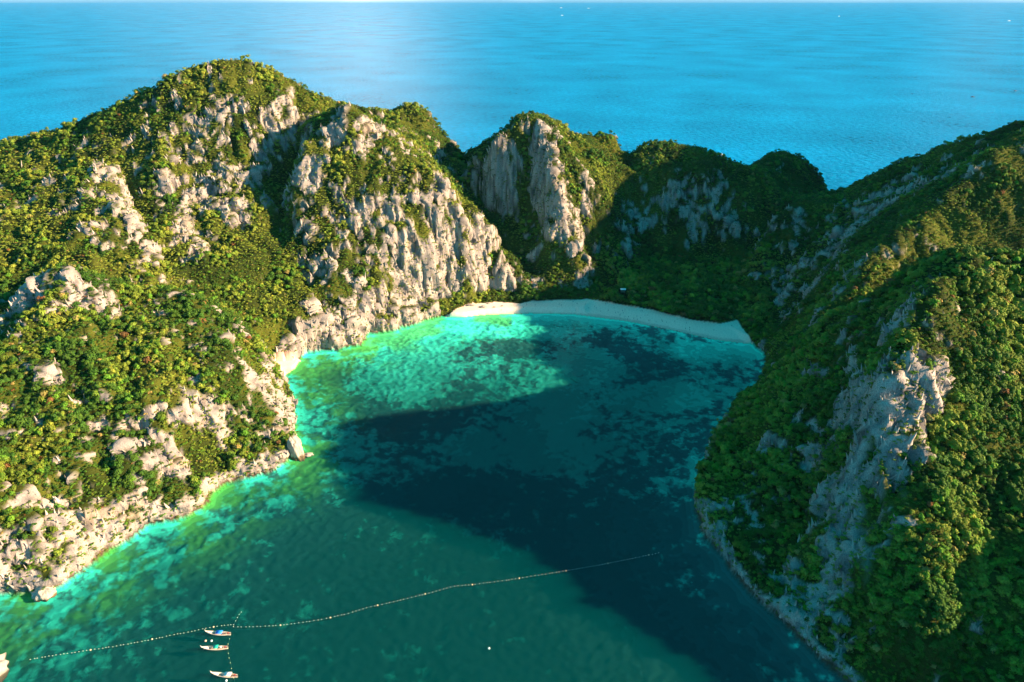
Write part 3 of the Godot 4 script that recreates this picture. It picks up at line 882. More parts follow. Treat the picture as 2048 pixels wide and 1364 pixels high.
func grow():
	var crowns := [crown(1, 6, 26, 0.8), crown(2, 5, 28, 0.95), crown(3, 7, 24, 0.7), crown(4, 4, 30, 1.0)]
	var bush := [crown(5, 3, 22, 0.75), crown(6, 4, 18, 0.6)]
	var blades := [spike(1), spike(2), spike(3)]
	var wood := noise(71, 1.0 / 40.0, 3)
	var hue := noise(72, 1.0 / 60.0, 3)
	var tree_spots := []
	var bush_spots := [[], []]
	var blade_spots := [[], [], []]
	for c in crowns:
		tree_spots.append([])
	var singles := []
	var z := -140.0
	while z > -900.0:
		var step := 1.6 if z > -430.0 else 1.85
		var x := -600.0
		while x < 560.0:
			x += step
			var k0 := cell(x, z)
			if absf(x - 105.9) < 4.5 and z > -608.0 and z < -586.0:      # kept clear in front of the hut
				continue
			if land[k0] == 0 or sand[k0] == 1:
				continue
			var v0 := seen(pos[k0])
			if absf(v0.x) > 1.25 or absf(v0.y) > 1.2:
				continue
			for again in clampi(int(round(0.9 / maxf(slope_at(x, z).y, 0.1) + rng.randf() * 0.5)), 1, 8):
				sprout(x, z, step, wood, hue, tree_spots, bush_spots, blade_spots, singles)
		z -= step
	# fresh green creepers along the back of the sand
	for k in range(coast_back.size() - 1):
		for t in 26:
			var p := Vector2(coast_back[k]).lerp(coast_back[k + 1], rng.randf()) + Vector2(rng.randfn() * 1.2, -2.5 - absf(rng.randfn()) * 2.0)
			var s := rng.randf_range(0.6, 1.3)
			bush_spots[rng.randi() % 2].append([Transform3D(Basis(Vector3.UP, rng.randf() * TAU).scaled(Vector3(s, s * 0.7, s)), Vector3(p.x, ground(p.x, p.y), p.y)), Color(0.08, 0.30, 0.02) * rng.randf_range(0.8, 1.3)])
	# the nearest trees in plain sight are trees of their own
	singles.sort_custom(func(a, b): return a[0] > b[0])
	var stem := trunk_mesh()
	var bark := plain(Color(0.11, 0.085, 0.06), 0.9)
	var leaves := []
	for t in TINTS:
		var m: StandardMaterial3D = M.leaf.duplicate()
		m.albedo_color = Color(t[1], t[2], t[3]).linear_to_srgb()
		leaves.append(m)
	var took := {}
	var count := 0
	for s in singles:
		if count >= 300:
			break
		if not in_view(s[4] + Vector3(0, s[1].basis.y.length() * 0.8, 0)):
			continue
		took[Vector2i(s[2], s[5])] = true
		count += 1
		var o := Node3D.new()
		o.name = "tree"
		add_child(o, true)
		o.transform = s[1]
		put("trunk", stem, bark, o)
		put("crown", crowns[s[2]], leaves[s[3]], o)
		var r := region(s[4].x, s[4].z)
		var where := "low down" if s[4].y < 25.0 else ("half way up" if s[4].y < 65.0 else "high up")
		var sv := seen(s[4])
		var side: String = ["top", "upper", "middle", "lower", "bottom"][clampi(int((1.0 - sv.y) * 2.5), 0, 4)] + " " + ["far left", "left", "centre", "right", "far right"][clampi(int((sv.x + 1.0) * 2.5), 0, 4)]
		var place: String = "right headland" if r == 10 else ("left headland" if r == 0 else LANDS[r][0].replace("_", " "))
		var girth: String = "broad" if s[1].basis.x.length() > 2.6 else ("middling" if s[1].basis.x.length() > 1.9 else "small")
		tag(o, "%s %s tree %s on the %s, %s of view" % [girth, TINTS[s[3]][0], where, place, side], "tree", "trees on the " + place)
	for c in crowns.size():
		var rest := []
		for k in tree_spots[c].size():
			if not took.has(Vector2i(c, k)):
				rest.append(tree_spots[c][k])
		scatter("forest", ["jungle of rounded crowns covering the slopes", "jungle of taller crowns mixed over the slopes", "jungle of broad crowns over the slopes and the valley floor", "jungle of compact crowns among the other trees"][c], "forest", crowns[c], M.leaf, rest)
	for c in 2:
		scatter("shrubland", ["low round shrubs between the trees and on the ledges", "low spreading shrubs clinging to the rock"][c], "shrubs", bush[c], M.leaf, bush_spots[c])
	var stone := tinted(0.92)
	stone.metallic_specular = 0.2
	for c in 3:
		scatter("limestone_karst", ["jagged limestone blades on the bare rock slopes", "leaning limestone blades on the bare rock slopes", "blunt limestone blades on the bare rock slopes"][c], "rocks", blades[c], stone, blade_spots[c])
	print("trees ", tree_spots.map(func(a): return a.size()), " bushes ", bush_spots.map(func(a): return a.size()), " blades ", blade_spots.map(func(a): return a.size()), " single ", count)

func sprout(x: float, z: float, step: float, wood: FastNoiseLite, hue: FastNoiseLite, tree_spots: Array, bush_spots: Array, blade_spots: Array, singles: Array):
	var px := x + rng.randf_range(-0.5, 0.5) * step
	var pz := z + rng.randf_range(-0.5, 0.5) * step
	var k := cell(px, pz)
	if land[k] == 0 or sand[k] == 1:
		return
	var g := pos[k].lerp(pos[mini(k + (1 if rng.randf() < 0.5 else nx), pos.size() - 1)], rng.randf()) + Vector3(rng.randf_range(-0.6, 0.6), 0, rng.randf_range(-0.6, 0.6))
	var v := seen(g)
	if absf(v.x) > 1.3 or absf(v.y) > 1.25:
		return
	var n := slope_at(px, pz)
	var b := bare[k]
	var roll := rng.randf()
	if b > 0.5:
		if roll < 0.30:
			var s := rng.randf_range(0.7, 1.7)
			bush_spots[rng.randi() % 2].append([Transform3D(Basis(Vector3.UP, rng.randf() * TAU).scaled(Vector3(s, s * 0.8, s)), g + n * 0.2), leaf_color(px, pz, hue)])
		elif roll < (0.42 if region(x, z) == 0 else 0.6) and g.y > 3.0:
			var s := rng.randf_range(0.6, 1.9) * (1.5 if rng.randf() < 0.15 else 1.0)
			var up := (Vector3.UP * 1.2 + n * 0.5 + Vector3(rng.randfn() * 0.15, 0, rng.randfn() * 0.15)).normalized()
			var bs := Basis(Quaternion(Vector3.UP, up)) * Basis(Vector3.UP, rng.randf() * TAU)
			var t := tin[k] * rng.randf_range(0.85, 1.1)
			blade_spots[rng.randi() % 3].append([Transform3D(bs.scaled_local(Vector3(s * 0.9, s * rng.randf_range(1.3, 2.9), s * 0.9)), g - n * 0.4 * s), t])
		return
	var big := smoothstep(-0.35, 0.45, wood.get_noise_2d(px, pz) - b * 0.6 + (0.35 if region(px, pz) in [8, 10] else (0.22 if region(px, pz) == 0 else 0.0)))
	if roll < 0.10 + 0.20 * big:
		var s := lerpf(1.1, 2.6, big) * rng.randf_range(0.75, 1.3)
		if g.y < 14.0 and pz < -540.0:
			s *= 1.35
		var up := (Vector3.UP + n * 0.35).normalized()
		var tr := Transform3D((Basis(Quaternion(Vector3.UP, up)) * Basis(Vector3.UP, rng.randf() * TAU)).scaled_local(Vector3(s, s * rng.randf_range(0.85, 1.2), s)), g + n * s * 0.25)
		var which := rng.randi() % 4
		var ci := leaf_pick(px, pz, hue)
		if absf(v.x) < 0.985 and absf(v.y) < 0.985:
			singles.append([s / v.z, tr, which, ci, g, tree_spots[which].size()])
		tree_spots[which].append([tr, leaf_vary(ci)])
	elif roll < 0.88:
		var s := rng.randf_range(0.75, 1.45)
		bush_spots[rng.randi() % 2].append([Transform3D(Basis(Vector3.UP, rng.randf() * TAU).scaled(Vector3(s, s * rng.randf_range(0.7, 1.0), s)), g + n * 0.1), leaf_color(px, pz, hue)])

func leaf_pick(x: float, z: float, hue: FastNoiseLite) -> int:
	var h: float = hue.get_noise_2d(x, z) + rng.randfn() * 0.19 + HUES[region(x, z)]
	if rng.randf() < 0.006:
		return 5
	if rng.randf() < 0.02:
		return 4
	if h < -0.22:
		return 0
	if h < 0.08:
		return 3 if rng.randf() < 0.35 else 1
	return 2 if h > 0.22 else 1

func leaf_vary(i: int) -> Color:
	var g := rng.randf_range(0.82, 1.18)
	return Color(TINTS[i][1] * g * rng.randf_range(0.85, 1.2), TINTS[i][2] * g, TINTS[i][3] * g)

func leaf_color(x: float, z: float, hue: FastNoiseLite) -> Color:
	return leaf_vary(leaf_pick(x, z, hue))

func tube(st: SurfaceTool, a: Vector3, b: Vector3, ra: float, rb: float, sides := 6):
	var d := (b - a).normalized()
	var u := d.cross(Vector3.RIGHT if absf(d.x) < 0.8 else Vector3.UP).normalized()
	var w := d.cross(u)
	for k in sides:
		var p := u * cos(k * TAU / sides) + w * sin(k * TAU / sides)
		var q := u * cos((k + 1) * TAU / sides) + w * sin((k + 1) * TAU / sides)
		for e in [[a + p * ra, p], [a + q * ra, q], [b + q * rb, q], [a + p * ra, p], [b + q * rb, q], [b + p * rb, p]]:
			st.set_normal(e[1])
			st.add_vertex(e[0])

func trunk_mesh() -> ArrayMesh:
	var st := SurfaceTool.new()
	st.begin(Mesh.PRIMITIVE_TRIANGLES)
	tube(st, Vector3(0, -1.6, 0), Vector3(0.03, 0.25, 0.02), 0.10, 0.065)
	for k in 4:
		var a := k * TAU / 4 + 0.4
		tube(st, Vector3(0.03, 0.2, 0.02), Vector3(cos(a) * 0.42, 0.55 + 0.08 * (k % 2), sin(a) * 0.42), 0.045, 0.015, 5)
	return st.commit()

func ball(s: int, size: Vector3, rough: float, rings := 14) -> ArrayMesh:
	var sp := SphereMesh.new()
	sp.radial_segments = rings * 2
	sp.rings = rings
	sp.radius = 1.0
	sp.height = 2.0
	var arr := sp.get_mesh_arrays()
	var v: PackedVector3Array = arr[Mesh.ARRAY_VERTEX]
	var n := noise(s, 0.9, 4, true)
	for k in v.size():
		v[k] = v[k] * size * (1.0 + rough * n.get_noise_3dv(v[k] * Vector3(1, 0.45, 1)))
	var a2 := []
	a2.resize(Mesh.ARRAY_MAX)
	a2[Mesh.ARRAY_VERTEX] = v
	a2[Mesh.ARRAY_INDEX] = arr[Mesh.ARRAY_INDEX]
	var c := PackedColorArray()
	c.resize(v.size())
	for k in v.size():
		var g := 0.9 + 0.35 * n.get_noise_3dv(v[k] * 2.0)
		c[k] = Color(0.40 * g, 0.36 * g, 0.32 * g)
		if v[k].y < -0.1 * size.y:
			c[k] = Color(0.15, 0.11, 0.07)
	a2[Mesh.ARRAY_COLOR] = c
	var m := ArrayMesh.new()
	m.add_surface_from_arrays(Mesh.PRIMITIVE_TRIANGLES, a2)
	var st := SurfaceTool.new()
	st.create_from(m, 0)
	st.generate_normals()
	return st.commit()

func loft(rings: Array, closed := true) -> ArrayMesh:
	# a skin over a row of equal outlines, its ends filled
	var st := SurfaceTool.new()
	st.begin(Mesh.PRIMITIVE_TRIANGLES)
	var m: int = rings[0].size()
	for i in rings.size() - 1:
		for k in (m if closed else m - 1):
			var a: Vector3 = rings[i][k]
			var b: Vector3 = rings[i][(k + 1) % m]
			var c: Vector3 = rings[i + 1][(k + 1) % m]
			var d: Vector3 = rings[i + 1][k]
			for p in [a, b, c, a, c, d]:
				st.add_vertex(p)
	if closed:
		for e in [0, rings.size() - 1]:
			for k in range(1, m - 1):
				for p in ([rings[e][0], rings[e][k + 1], rings[e][k]] if e == 0 else [rings[e][0], rings[e][k], rings[e][k + 1]]):
					st.add_vertex(p)
	st.generate_normals()
	return st.commit()

func slab(size: Vector3, at: Vector3, bevel := 0.04) -> ArrayMesh:
	var rings := []
	for l in [[-0.5, bevel], [-0.5 + bevel / size.y, 0.0], [0.5 - bevel / size.y, 0.0], [0.5, bevel]]:
		var hx: float = size.x / 2 - l[1]
		var hz: float = size.z / 2 - l[1]
		rings.append([at + Vector3(-hx, l[0] * size.y, -hz), at + Vector3(-hx, l[0] * size.y, hz), at + Vector3(hx, l[0] * size.y, hz), at + Vector3(hx, l[0] * size.y, -hz)])
	return loft(rings)

func rod(a: Vector3, b: Vector3, r: float, r2 := -1.0) -> ArrayMesh:
	var st := SurfaceTool.new()
	st.begin(Mesh.PRIMITIVE_TRIANGLES)
	tube(st, a, b, r, r if r2 < 0.0 else r2, 8)
	return st.commit()

func hull_rings(length: float, beam: float, bow_rise: float, inset: float, floor_y: float) -> Array:
	var rings := []
	for i in 17:
		var t := i / 16.0
		var w := beam * 0.5 * pow(sin(PI * (0.03 + 0.80 * t)), 0.75) * (1.0 - 0.25 * maxf(0.0, t - 0.75) * 4.0)
		var top := 0.62 + bow_rise * pow(1.0 - t, 3.0) + 0.28 * pow(t, 4.0)
		var low := -0.35 + (bow_rise + 0.55) * pow(1.0 - t, 6.0)
		var x := lerpf(-length / 2, length / 2, t)
		w = maxf(w - inset, 0.03)
		if inset > 0.0:
			low = maxf(low + 0.1, floor_y)
			rings.append([Vector3(x, low, -w * 0.8), Vector3(x, low, w * 0.8), Vector3(x, low + 0.04, w * 0.85), Vector3(x, low + 0.04, -w * 0.85)])
		else:
			rings.append([Vector3(x, top, -w), Vector3(x, lerpf(low, top, 0.45), -w * 0.88), Vector3(x, low, -w * 0.3), Vector3(x, low, w * 0.3), Vector3(x, lerpf(low, top, 0.45), w * 0.88), Vector3(x, top, w), Vector3(x, top - 0.02, w - 0.09), Vector3(x, low + 0.16, w * 0.34), Vector3(x, low + 0.16, -w * 0.34), Vector3(x, top - 0.02, -w + 0.09)])
	return rings

func longtail(at: Vector2, yaw: float, cover: Color, cover_span: Array, label: String):
	var o := Node3D.new()
	o.name = "longtail_boat"
	add_child(o, true)
	o.position = Vector3(at.x, 0, at.y)
	o.rotation_degrees.y = yaw
	tag(o, label, "boat", "boats moored by the float line")
	var paint := plain(Color(0.72, 0.58, 0.48), 0.6)
	var white := plain(Color(0.80, 0.76, 0.72), 0.5)
	var wood := plain(Color(0.46, 0.30, 0.21), 0.8)
	var dark := plain(Color(0.03, 0.03, 0.05), 0.6)
	put("hull", loft(hull_rings(11.2, 2.1, 1.25, 0.0, 0.0)), paint, o)
	put("deck", loft(hull_rings(10.6, 2.1, 1.25, 0.12, 0.12)), plain(Color(0.62, 0.47, 0.40), 0.8), o)
	put("bow_post", loft([ring_at(Vector3(-5.1, 1.2, 0), 0.16), ring_at(Vector3(-5.75, 2.1, 0), 0.13), ring_at(Vector3(-5.95, 2.75, 0), 0.07)]), white, o)
	put("bow_ribbon", loft([ring_at(Vector3(-5.55, 1.7, 0), 0.22), ring_at(Vector3(-5.72, 2.0, 0), 0.22)]), plain(Color(0.75, 0.25, 0.30), 0.7), o)
	put("bow_deck", slab(Vector3(2.2, 0.06, 0.9), Vector3(-3.7, 0.78, 0)), white, o)
	var cx: float = (cover_span[0] + cover_span[1]) / 2.0
	var arch := []
	for i in 9:
		var a := PI * (0.12 + 0.76 * i / 8.0)
		arch.append([Vector3(cover_span[0], 1.28 + 0.42 * sin(a), -1.0 * cos(a) / 0.93), Vector3(cover_span[1], 1.28 + 0.42 * sin(a), -1.0 * cos(a) / 0.93), Vector3(cover_span[1], 1.32 + 0.42 * sin(a), -1.0 * cos(a) / 0.93), Vector3(cover_span[0], 1.32 + 0.42 * sin(a), -1.0 * cos(a) / 0.93)])
	put("canopy", loft(arch), plain(cover, 0.7), o)
	for x in cover_span:
		for z in [-0.9, 0.9]:
			put("canopy_post", rod(Vector3(x * 0.97 + cx * 0.03, 0.5, z), Vector3(x * 0.97 + cx * 0.03, 1.5, z), 0.035), white, o)
	for x in [-2.2, cover_span[1] + 0.5, 3.4]:
		put("seat", slab(Vector3(0.4, 0.07, 1.5), Vector3(x, 0.52, 0)), wood, o)
	var e := put("engine", slab(Vector3(0.8, 0.5, 0.5), Vector3(4.5, 1.05, 0), 0.08), plain(Color(0.35, 0.06, 0.04), 0.5), o)
	put("propeller_shaft", rod(Vector3(4.9, 1.05, 0), Vector3(7.6, 0.05, 0.1), 0.05, 0.035), dark, e)
	put("tiller", rod(Vector3(4.2, 1.15, 0), Vector3(3.2, 1.5, 0.1), 0.03), dark, e)
	return o

func ring_at(c: Vector3, r: float) -> Array:
	var out := []
	for k in 8:
		out.append(c + Vector3(0, sin(k * TAU / 8) * r, -cos(k * TAU / 8) * r))
	return out

func motor_boat(called: String, at: Vector2, length: float, yaw: float, tone: Color, label: String, group := "", wide := 0.3):
	var o := Node3D.new()
	o.name = called
	add_child(o, true)
	o.position = Vector3(at.x, 0, at.y)
	o.rotation_degrees.y = yaw
	o.scale = Vector3.ONE * (length / 11.0)
	tag(o, label, "boat", group)
	put("hull", loft(hull_rings(11.0, 11.0 * wide, 0.5, 0.0, 0.0)), plain(tone, 0.4), o)
	put("deck", loft(hull_rings(10.6, 11.0 * wide, 0.5, 0.15, 0.45)), plain(tone * 0.9, 0.5), o)
	put("cabin", slab(Vector3(4.4, 1.3, 7.4 * wide), Vector3(-0.2, 1.1, 0), 0.2), plain(tone, 0.4), o)
	put("dark_cockpit_block", slab(Vector3(1.6, 0.5, 4.6 * wide), Vector3(0.8, 1.72, 0), 0.1), plain(Color(0.03, 0.03, 0.05), 0.4), o)  # solid near-black block painting in the shade of a cockpit opening
	put("roof", slab(Vector3(3.0, 0.12, 7.6 * wide), Vector3(-1.2, 2.35, 0), 0.05), plain(tone, 0.4), o)

func float_line(label: String, group: String, pts: Array, gap: float, big_every: int, rope_tone: Color, tone: Color):
	var o := Node3D.new()
	o.name = "float_line"
	add_child(o, true)
	o.position = Vector3(pts[0][0], 0, pts[0][1])
	tag(o, label, "float line", group)
	var st := SurfaceTool.new()
	st.begin(Mesh.PRIMITIVE_TRIANGLES)
	var bead := ball(3, Vector3(0.19, 0.14, 0.14), 0.0, 5)
	var buoy := ball(4, Vector3(0.38, 0.34, 0.38), 0.0, 6)
	var pale := plain(tone, 0.5)
	var warm := plain(Color(0.78, 0.52, 0.34), 0.5)
	var left := 0.0
	var count := 0
	for k in pts.size() - 1:
		var a := Vector3(pts[k][0], 0.03, pts[k][1]) - o.position
		var b := Vector3(pts[k + 1][0], 0.03, pts[k + 1][1]) - o.position
		tube(st, a + Vector3(0, -0.06, 0), b + Vector3(0, -0.06, 0), 0.025, 0.025, 5)
		var l := a.distance_to(b)
		var d := left
		while d < l:
			var f := put("float", buoy if count % big_every == big_every - 1 else bead, warm if count % big_every == big_every - 1 else pale, o)
			f.position = a.lerp(b, d / l) + Vector3(rng.randf_range(-0.12, 0.12), 0.08, rng.randf_range(-0.12, 0.12))
			f.rotation.y = atan2(a.z - b.z, b.x - a.x)
			count += 1
			d += gap * rng.randf_range(0.75, 1.25)
		left = d - l
	put("rope", st.commit(), plain(rope_tone, 0.8), o)

func figure(pose: String) -> Array:
	# [vertices, indices, clothing class of each vertex]; a body as one skin over tapered bones, facing +z
	var hip := 0.88
	var lean := 0.0
	var J := {}
	var seat := pose == "sitting"
	if seat:
		hip = 0.13
	J.hip = Vector3(0, hip, 0)
	J.chest = Vector3(0, hip + 0.42, lean + (0.02 if not seat else -0.1))
	J.neck = J.chest + Vector3(0, 0.16, 0.0)
	J.head = J.neck + Vector3(0, 0.17, 0.02)
	for s in [-1, 1]:
		var k := "l" if s < 0 else "r"
		J["hip" + k] = J.hip + Vector3(0.09 * s, -0.02, 0)
		J["sh" + k] = J.chest + Vector3(0.18 * s, 0.07, 0)
		if seat:
			J["kn" + k] = J.hip + Vector3(0.13 * s, 0.30, 0.36)
			J["an" + k] = J.hip + Vector3(0.12 * s, -0.06, 0.62)
			J["el" + k] = J["sh" + k] + Vector3(0.08 * s, -0.22, 0.12)
			J["ha" + k] = J["kn" + k] + Vector3(-0.02 * s, 0.06, -0.05)
		else:
			var st: float = (0.22 * s) if pose == "walking" else 0.0
			J["kn" + k] = Vector3(0.10 * s, 0.47, st * 0.6 + 0.03)
			J["an" + k] = Vector3(0.10 * s, 0.07, st - (0.04 if st < 0.0 else 0.0))
			J["el" + k] = J["sh" + k] + Vector3(0.06 * s, -0.27, -st * 0.4 - 0.02)
			J["ha" + k] = J["el" + k] + Vector3(0.0, -0.24, -st * 0.7 + 0.06)
			if pose == "pointing" and s > 0:
				J["el" + k] = J["sh" + k] + Vector3(0.20, -0.04, 0.14)
				J["ha" + k] = J["el" + k] + Vector3(0.14, 0.08, 0.20)
	# bone: from, to, radius, radius, class (0 skin, 1 top, 2 bottoms, 3 hair)
	var B := [[J.hip, J.chest, 0.125, 0.135, 1], [J.hip + Vector3(0, -0.03, 0), J.hip + Vector3(0, 0.06, 0), 0.14, 0.13, 2], [J.chest, J.neck, 0.11, 0.06, 1], [J.neck, J.head, 0.05, 0.06, 0],
		[J.head + Vector3(0, 0.02, 0.0), J.head + Vector3(0, 0.07, -0.01), 0.085, 0.095, 0], [J.head + Vector3(0, 0.09, -0.04), J.head + Vector3(0, 0.0, -0.07), 0.088, 0.06, 3]]
	for k in ["l", "r"]:
		B.append([J.chest + Vector3(0, 0.06, 0), J["sh" + k], 0.085, 0.07, 1])
		B.append([J["sh" + k], J["el" + k], 0.052, 0.042, 0])
		B.append([J["el" + k], J["ha" + k], 0.042, 0.03, 0])
		B.append([J["ha" + k], J["ha" + k] + (J["ha" + k] - J["el" + k]).normalized() * 0.13, 0.036, 0.024, 0])
		B.append([J["hip" + k], J["kn" + k], 0.09, 0.06, 2])
		B.append([J["kn" + k], J["an" + k], 0.056, 0.038, 0])
		B.append([J["an" + k] + Vector3(0, -0.035, -0.03), J["an" + k] + Vector3(0, -0.04, 0.15), 0.04, 0.03, 0])
	var h := 0.045
	var lo := Vector3(-0.5, -0.08, -0.45)
	var dims := Vector3i(26, 44, 32)
	var f := PackedFloat32Array()
	f.resize(dims.x * dims.y * dims.z)
	f.fill(9.0)
	for b in B:
		var a: Vector3 = b[0]
		var d: Vector3 = b[1] - a
		var dd := maxf(d.length_squared(), 1e-6)
		var reach := maxf(b[2], b[3]) + 0.1
		var p0 := Vector3i(((a.min(b[1]) - Vector3.ONE * reach - lo) / h).floor()).clamp(Vector3i.ZERO, dims - Vector3i.ONE)
		var p1 := Vector3i(((a.max(b[1]) + Vector3.ONE * reach - lo) / h).ceil()).clamp(Vector3i.ZERO, dims - Vector3i.ONE)
		for y in range(p0.y, p1.y + 1):
			for z in range(p0.z, p1.z + 1):
				for x in range(p0.x, p1.x + 1):
					var q := lo + Vector3(x, y, z) * h
					var t := clampf((q - a).dot(d) / dd, 0.0, 1.0)
					var v: float = q.distance_to(a + d * t) - lerpf(b[2], b[3], t)
					var i := (y * dims.z + z) * dims.x + x
					var o := f[i]
					var m := maxf(0.03 - absf(o - v), 0.0) / 0.03
					f[i] = minf(o, v) - m * m * 0.0075
	var at := {}
	var V := PackedVector3Array()
	var C := PackedInt32Array()
	var I := PackedInt32Array()
	var sx := 1
	var sz := dims.x
	var sy := dims.x * dims.z
	for y in dims.y - 1:
		for z in dims.z - 1:
			for x in dims.x - 1:
				var i := y * sy + z * sz + x
				var sum := Vector3.ZERO
				var n := 0
				for e in [[0, 1, 0], [0, 2, 1], [0, 4, 2], [1, 3, 1], [1, 5, 2], [2, 3, 0], [2, 6, 2], [4, 5, 0], [4, 6, 1], [3, 7, 2], [5, 7, 1], [6, 7, 0]]:
					var pa := Vector3(e[0] & 1, (e[0] >> 1) & 1, e[0] >> 2)
					var pb := Vector3(e[1] & 1, (e[1] >> 1) & 1, e[1] >> 2)
					var va := f[i + int(pa.x) * sx + int(pa.y) * sy + int(pa.z) * sz]
					var vb := f[i + int(pb.x) * sx + int(pb.y) * sy + int(pb.z) * sz]
					if (va < 0.0) != (vb < 0.0):
						sum += pa.lerp(pb, va / (va - vb))
						n += 1
				if n > 0:
					at[i] = V.size()
					var p := lo + (Vector3(x, y, z) + sum / n) * h
					V.append(p)
					var best := 1e9
					var cl := 0
					for b in B:
						var v: float = p.distance_to(Geometry3D.get_closest_point_to_segment(p, b[0], b[1])) - (b[2] + b[3]) / 2.0
						if v < best:
							best = v
							cl = b[4]
					C.append(cl)
	for i in at:
		for ax in [[sx, sy, sz], [sy, sz, sx], [sz, sx, sy]]:
			var inside := f[i] < 0.0
			if inside == (f[i + ax[0]] < 0.0):
				continue
			var q := [i, i - ax[1], i - ax[1] - ax[2], i - ax[2]]
			if not (at.has(q[1]) and at.has(q[2]) and at.has(q[3])):
				continue
			if inside:
				q.reverse()
			for k in [0, 1, 2, 0, 2, 3]:
				I.append(at[q[k]])
	return [V, I, C]

const WEAR := [["dark shirt and dark shorts", 0.03, 0.035, 0.05, 0.02, 0.02, 0.03], ["blue shirt and dark shorts", 0.05, 0.16, 0.42, 0.03, 0.03, 0.05], ["red top and blue shorts", 0.42, 0.06, 0.05, 0.05, 0.09, 0.22],
	["grey shirt and brown shorts", 0.16, 0.16, 0.18, 0.12, 0.08, 0.05], ["navy swimwear", 0.03, 0.05, 0.16, 0.03, 0.05, 0.16], ["black swimwear", 0.02, 0.02, 0.02, 0.02, 0.02, 0.02], ["green shirt and grey shorts", 0.05, 0.16, 0.09, 0.12, 0.12, 0.13]]

func people():
	var meshes := {}
	var cloth := tinted(0.85)
	for pose in ["standing", "walking", "sitting", "pointing"]:
		var g := figure(pose)
		for w in WEAR.size():
			var c := PackedColorArray()
			for cl in g[2]:
				c.append([Color(0.42, 0.26, 0.17), Color(WEAR[w][1], WEAR[w][2], WEAR[w][3]), Color(WEAR[w][4], WEAR[w][5], WEAR[w][6]), Color(0.03, 0.02, 0.015)][cl])
			var arr := []
			arr.resize(Mesh.ARRAY_MAX)
			arr[Mesh.ARRAY_VERTEX] = g[0]
			arr[Mesh.ARRAY_COLOR] = c
			arr[Mesh.ARRAY_INDEX] = g[1]
			var m := ArrayMesh.new()
			m.add_surface_from_arrays(Mesh.PRIMITIVE_TRIANGLES, arr)
			var st := SurfaceTool.new()
			st.create_from(m, 0)
			st.generate_normals()
			meshes[pose + str(w)] = st.commit()
	var spots := [[-8.4, -579.7], [-9.4, -574.7], [-11.9, -569.8], [-0.9, -580.7], [10.6, -577.7], [13.6, -582.7], [21.5, -581.7], [43.9, -582.7], [45.7, -580.7], [57.4, -589.9], [56.4, -580.3], [60.7, -584.7], [58.8, -574.7], [68.9, -595.0], [68.3, -583.1], [70.9, -579.7], [68.3, -575.7], [76.8, -582.0], [78.3, -579.3], [81.7, -573.4], [87.5, -586.0], [89.3, -588.0], [88.7, -574.0], [94.5, -577.6], [94.8, -569.7], [97.1, -569.7], [97.6, -565.2], [98.9, -565.8], [101.4, -572.0], [102.0, -569.1], [103.8, -573.4], [102.5, -562.8], [105.4, -561.8], [104.3, -558.2], [110.0, -578.0], [109.8, -558.6], [113.1, -561.8], [112.6, -556.7], [115.9, -559.0], [120.5, -575.4], [118.0, -570.1], [119.3, -570.1], [120.3, -562.4], [122.9, -562.4], [122.2, -553.9], [123.3, -553.5], [112.6, -586.4], [115.2, -585.0], [128.4, -550.8], [133.7, -552.6], [133.9, -550.8], [137.3, -548.9], [138.7, -568.7], [139.7, -568.7], [141.9, -564.7], [143.7, -564.1], [146.0, -563.1], [143.0, -559.3], [144.9, -559.3], [144.6, -549.3], [153.9, -545.3], [151.4, -537.2], [155.2, -538.1], [154.6, -534.9], [169.3, -544.7], [175.1, -532.8], [195.9, -550.8], [192.1, -538.5]]
	for k in spots.size():
		var x: float = spots[k][0]
		var z: float = spots[k][1]
		var pose: String = ["standing", "walking", "standing", "pointing", "walking", "sitting"][rng.randi() % 6]
		var w := rng.randi() % WEAR.size()
		var y := ground(x, z)
		var o := put("person", meshes[pose + str(w)], cloth)
		o.position = Vector3(x, maxf(y, 0.0), z)
		o.rotation.y = rng.randf() * TAU
		o.scale = Vector3.ONE * rng.randf_range(0.96, 1.06)
		var along := (x + 50.0) / 250.0
		var where: String = "left end" if along < 0.15 else ("left part" if along < 0.38 else ("middle" if along < 0.58 else ("right part" if along < 0.8 else "right end")))
		tag(o, "person %s in %s %s, %s of the beach" % [pose, WEAR[w][0], "by the water" if y < 1.2 else ("on open sand" if y < 2.7 else "near the trees"), where], "person", "people on the beach")
	# two boatmen
	for b in [[-134.9, -218.3, "standing0", "person in dark clothes standing in the longtail boat with the blue canopy"], [-133.9, -210.7, "standing3", "person in grey shirt standing in the longtail boat with the green canopy"]]:
		var o := put("person", meshes[b[2]], cloth)
		o.position = Vector3(b[0], 0.16, b[1])
		o.rotation.y = -1.2
		tag(o, b[3], "person", "boatmen")

func rock_thing(called: String, at: Vector3, size: Vector3, s: int, label: String, category: String, tilt := 0.0, group := ""):
	var m := tinted(0.92)
	m.normal_enabled = true
	m.normal_texture = M.rock.normal_texture
	m.normal_scale = 1.4
	m.uv1_triplanar = true
	m.uv1_world_triplanar = true
	m.uv1_scale = Vector3(0.1, 0.06, 0.1)
	m.metallic_specular = 0.2
	var o := put(called, ball(s, size, 0.5, 26), m)
	o.position = at
	o.rotation_degrees.z = tilt
	tag(o, label, category, group)

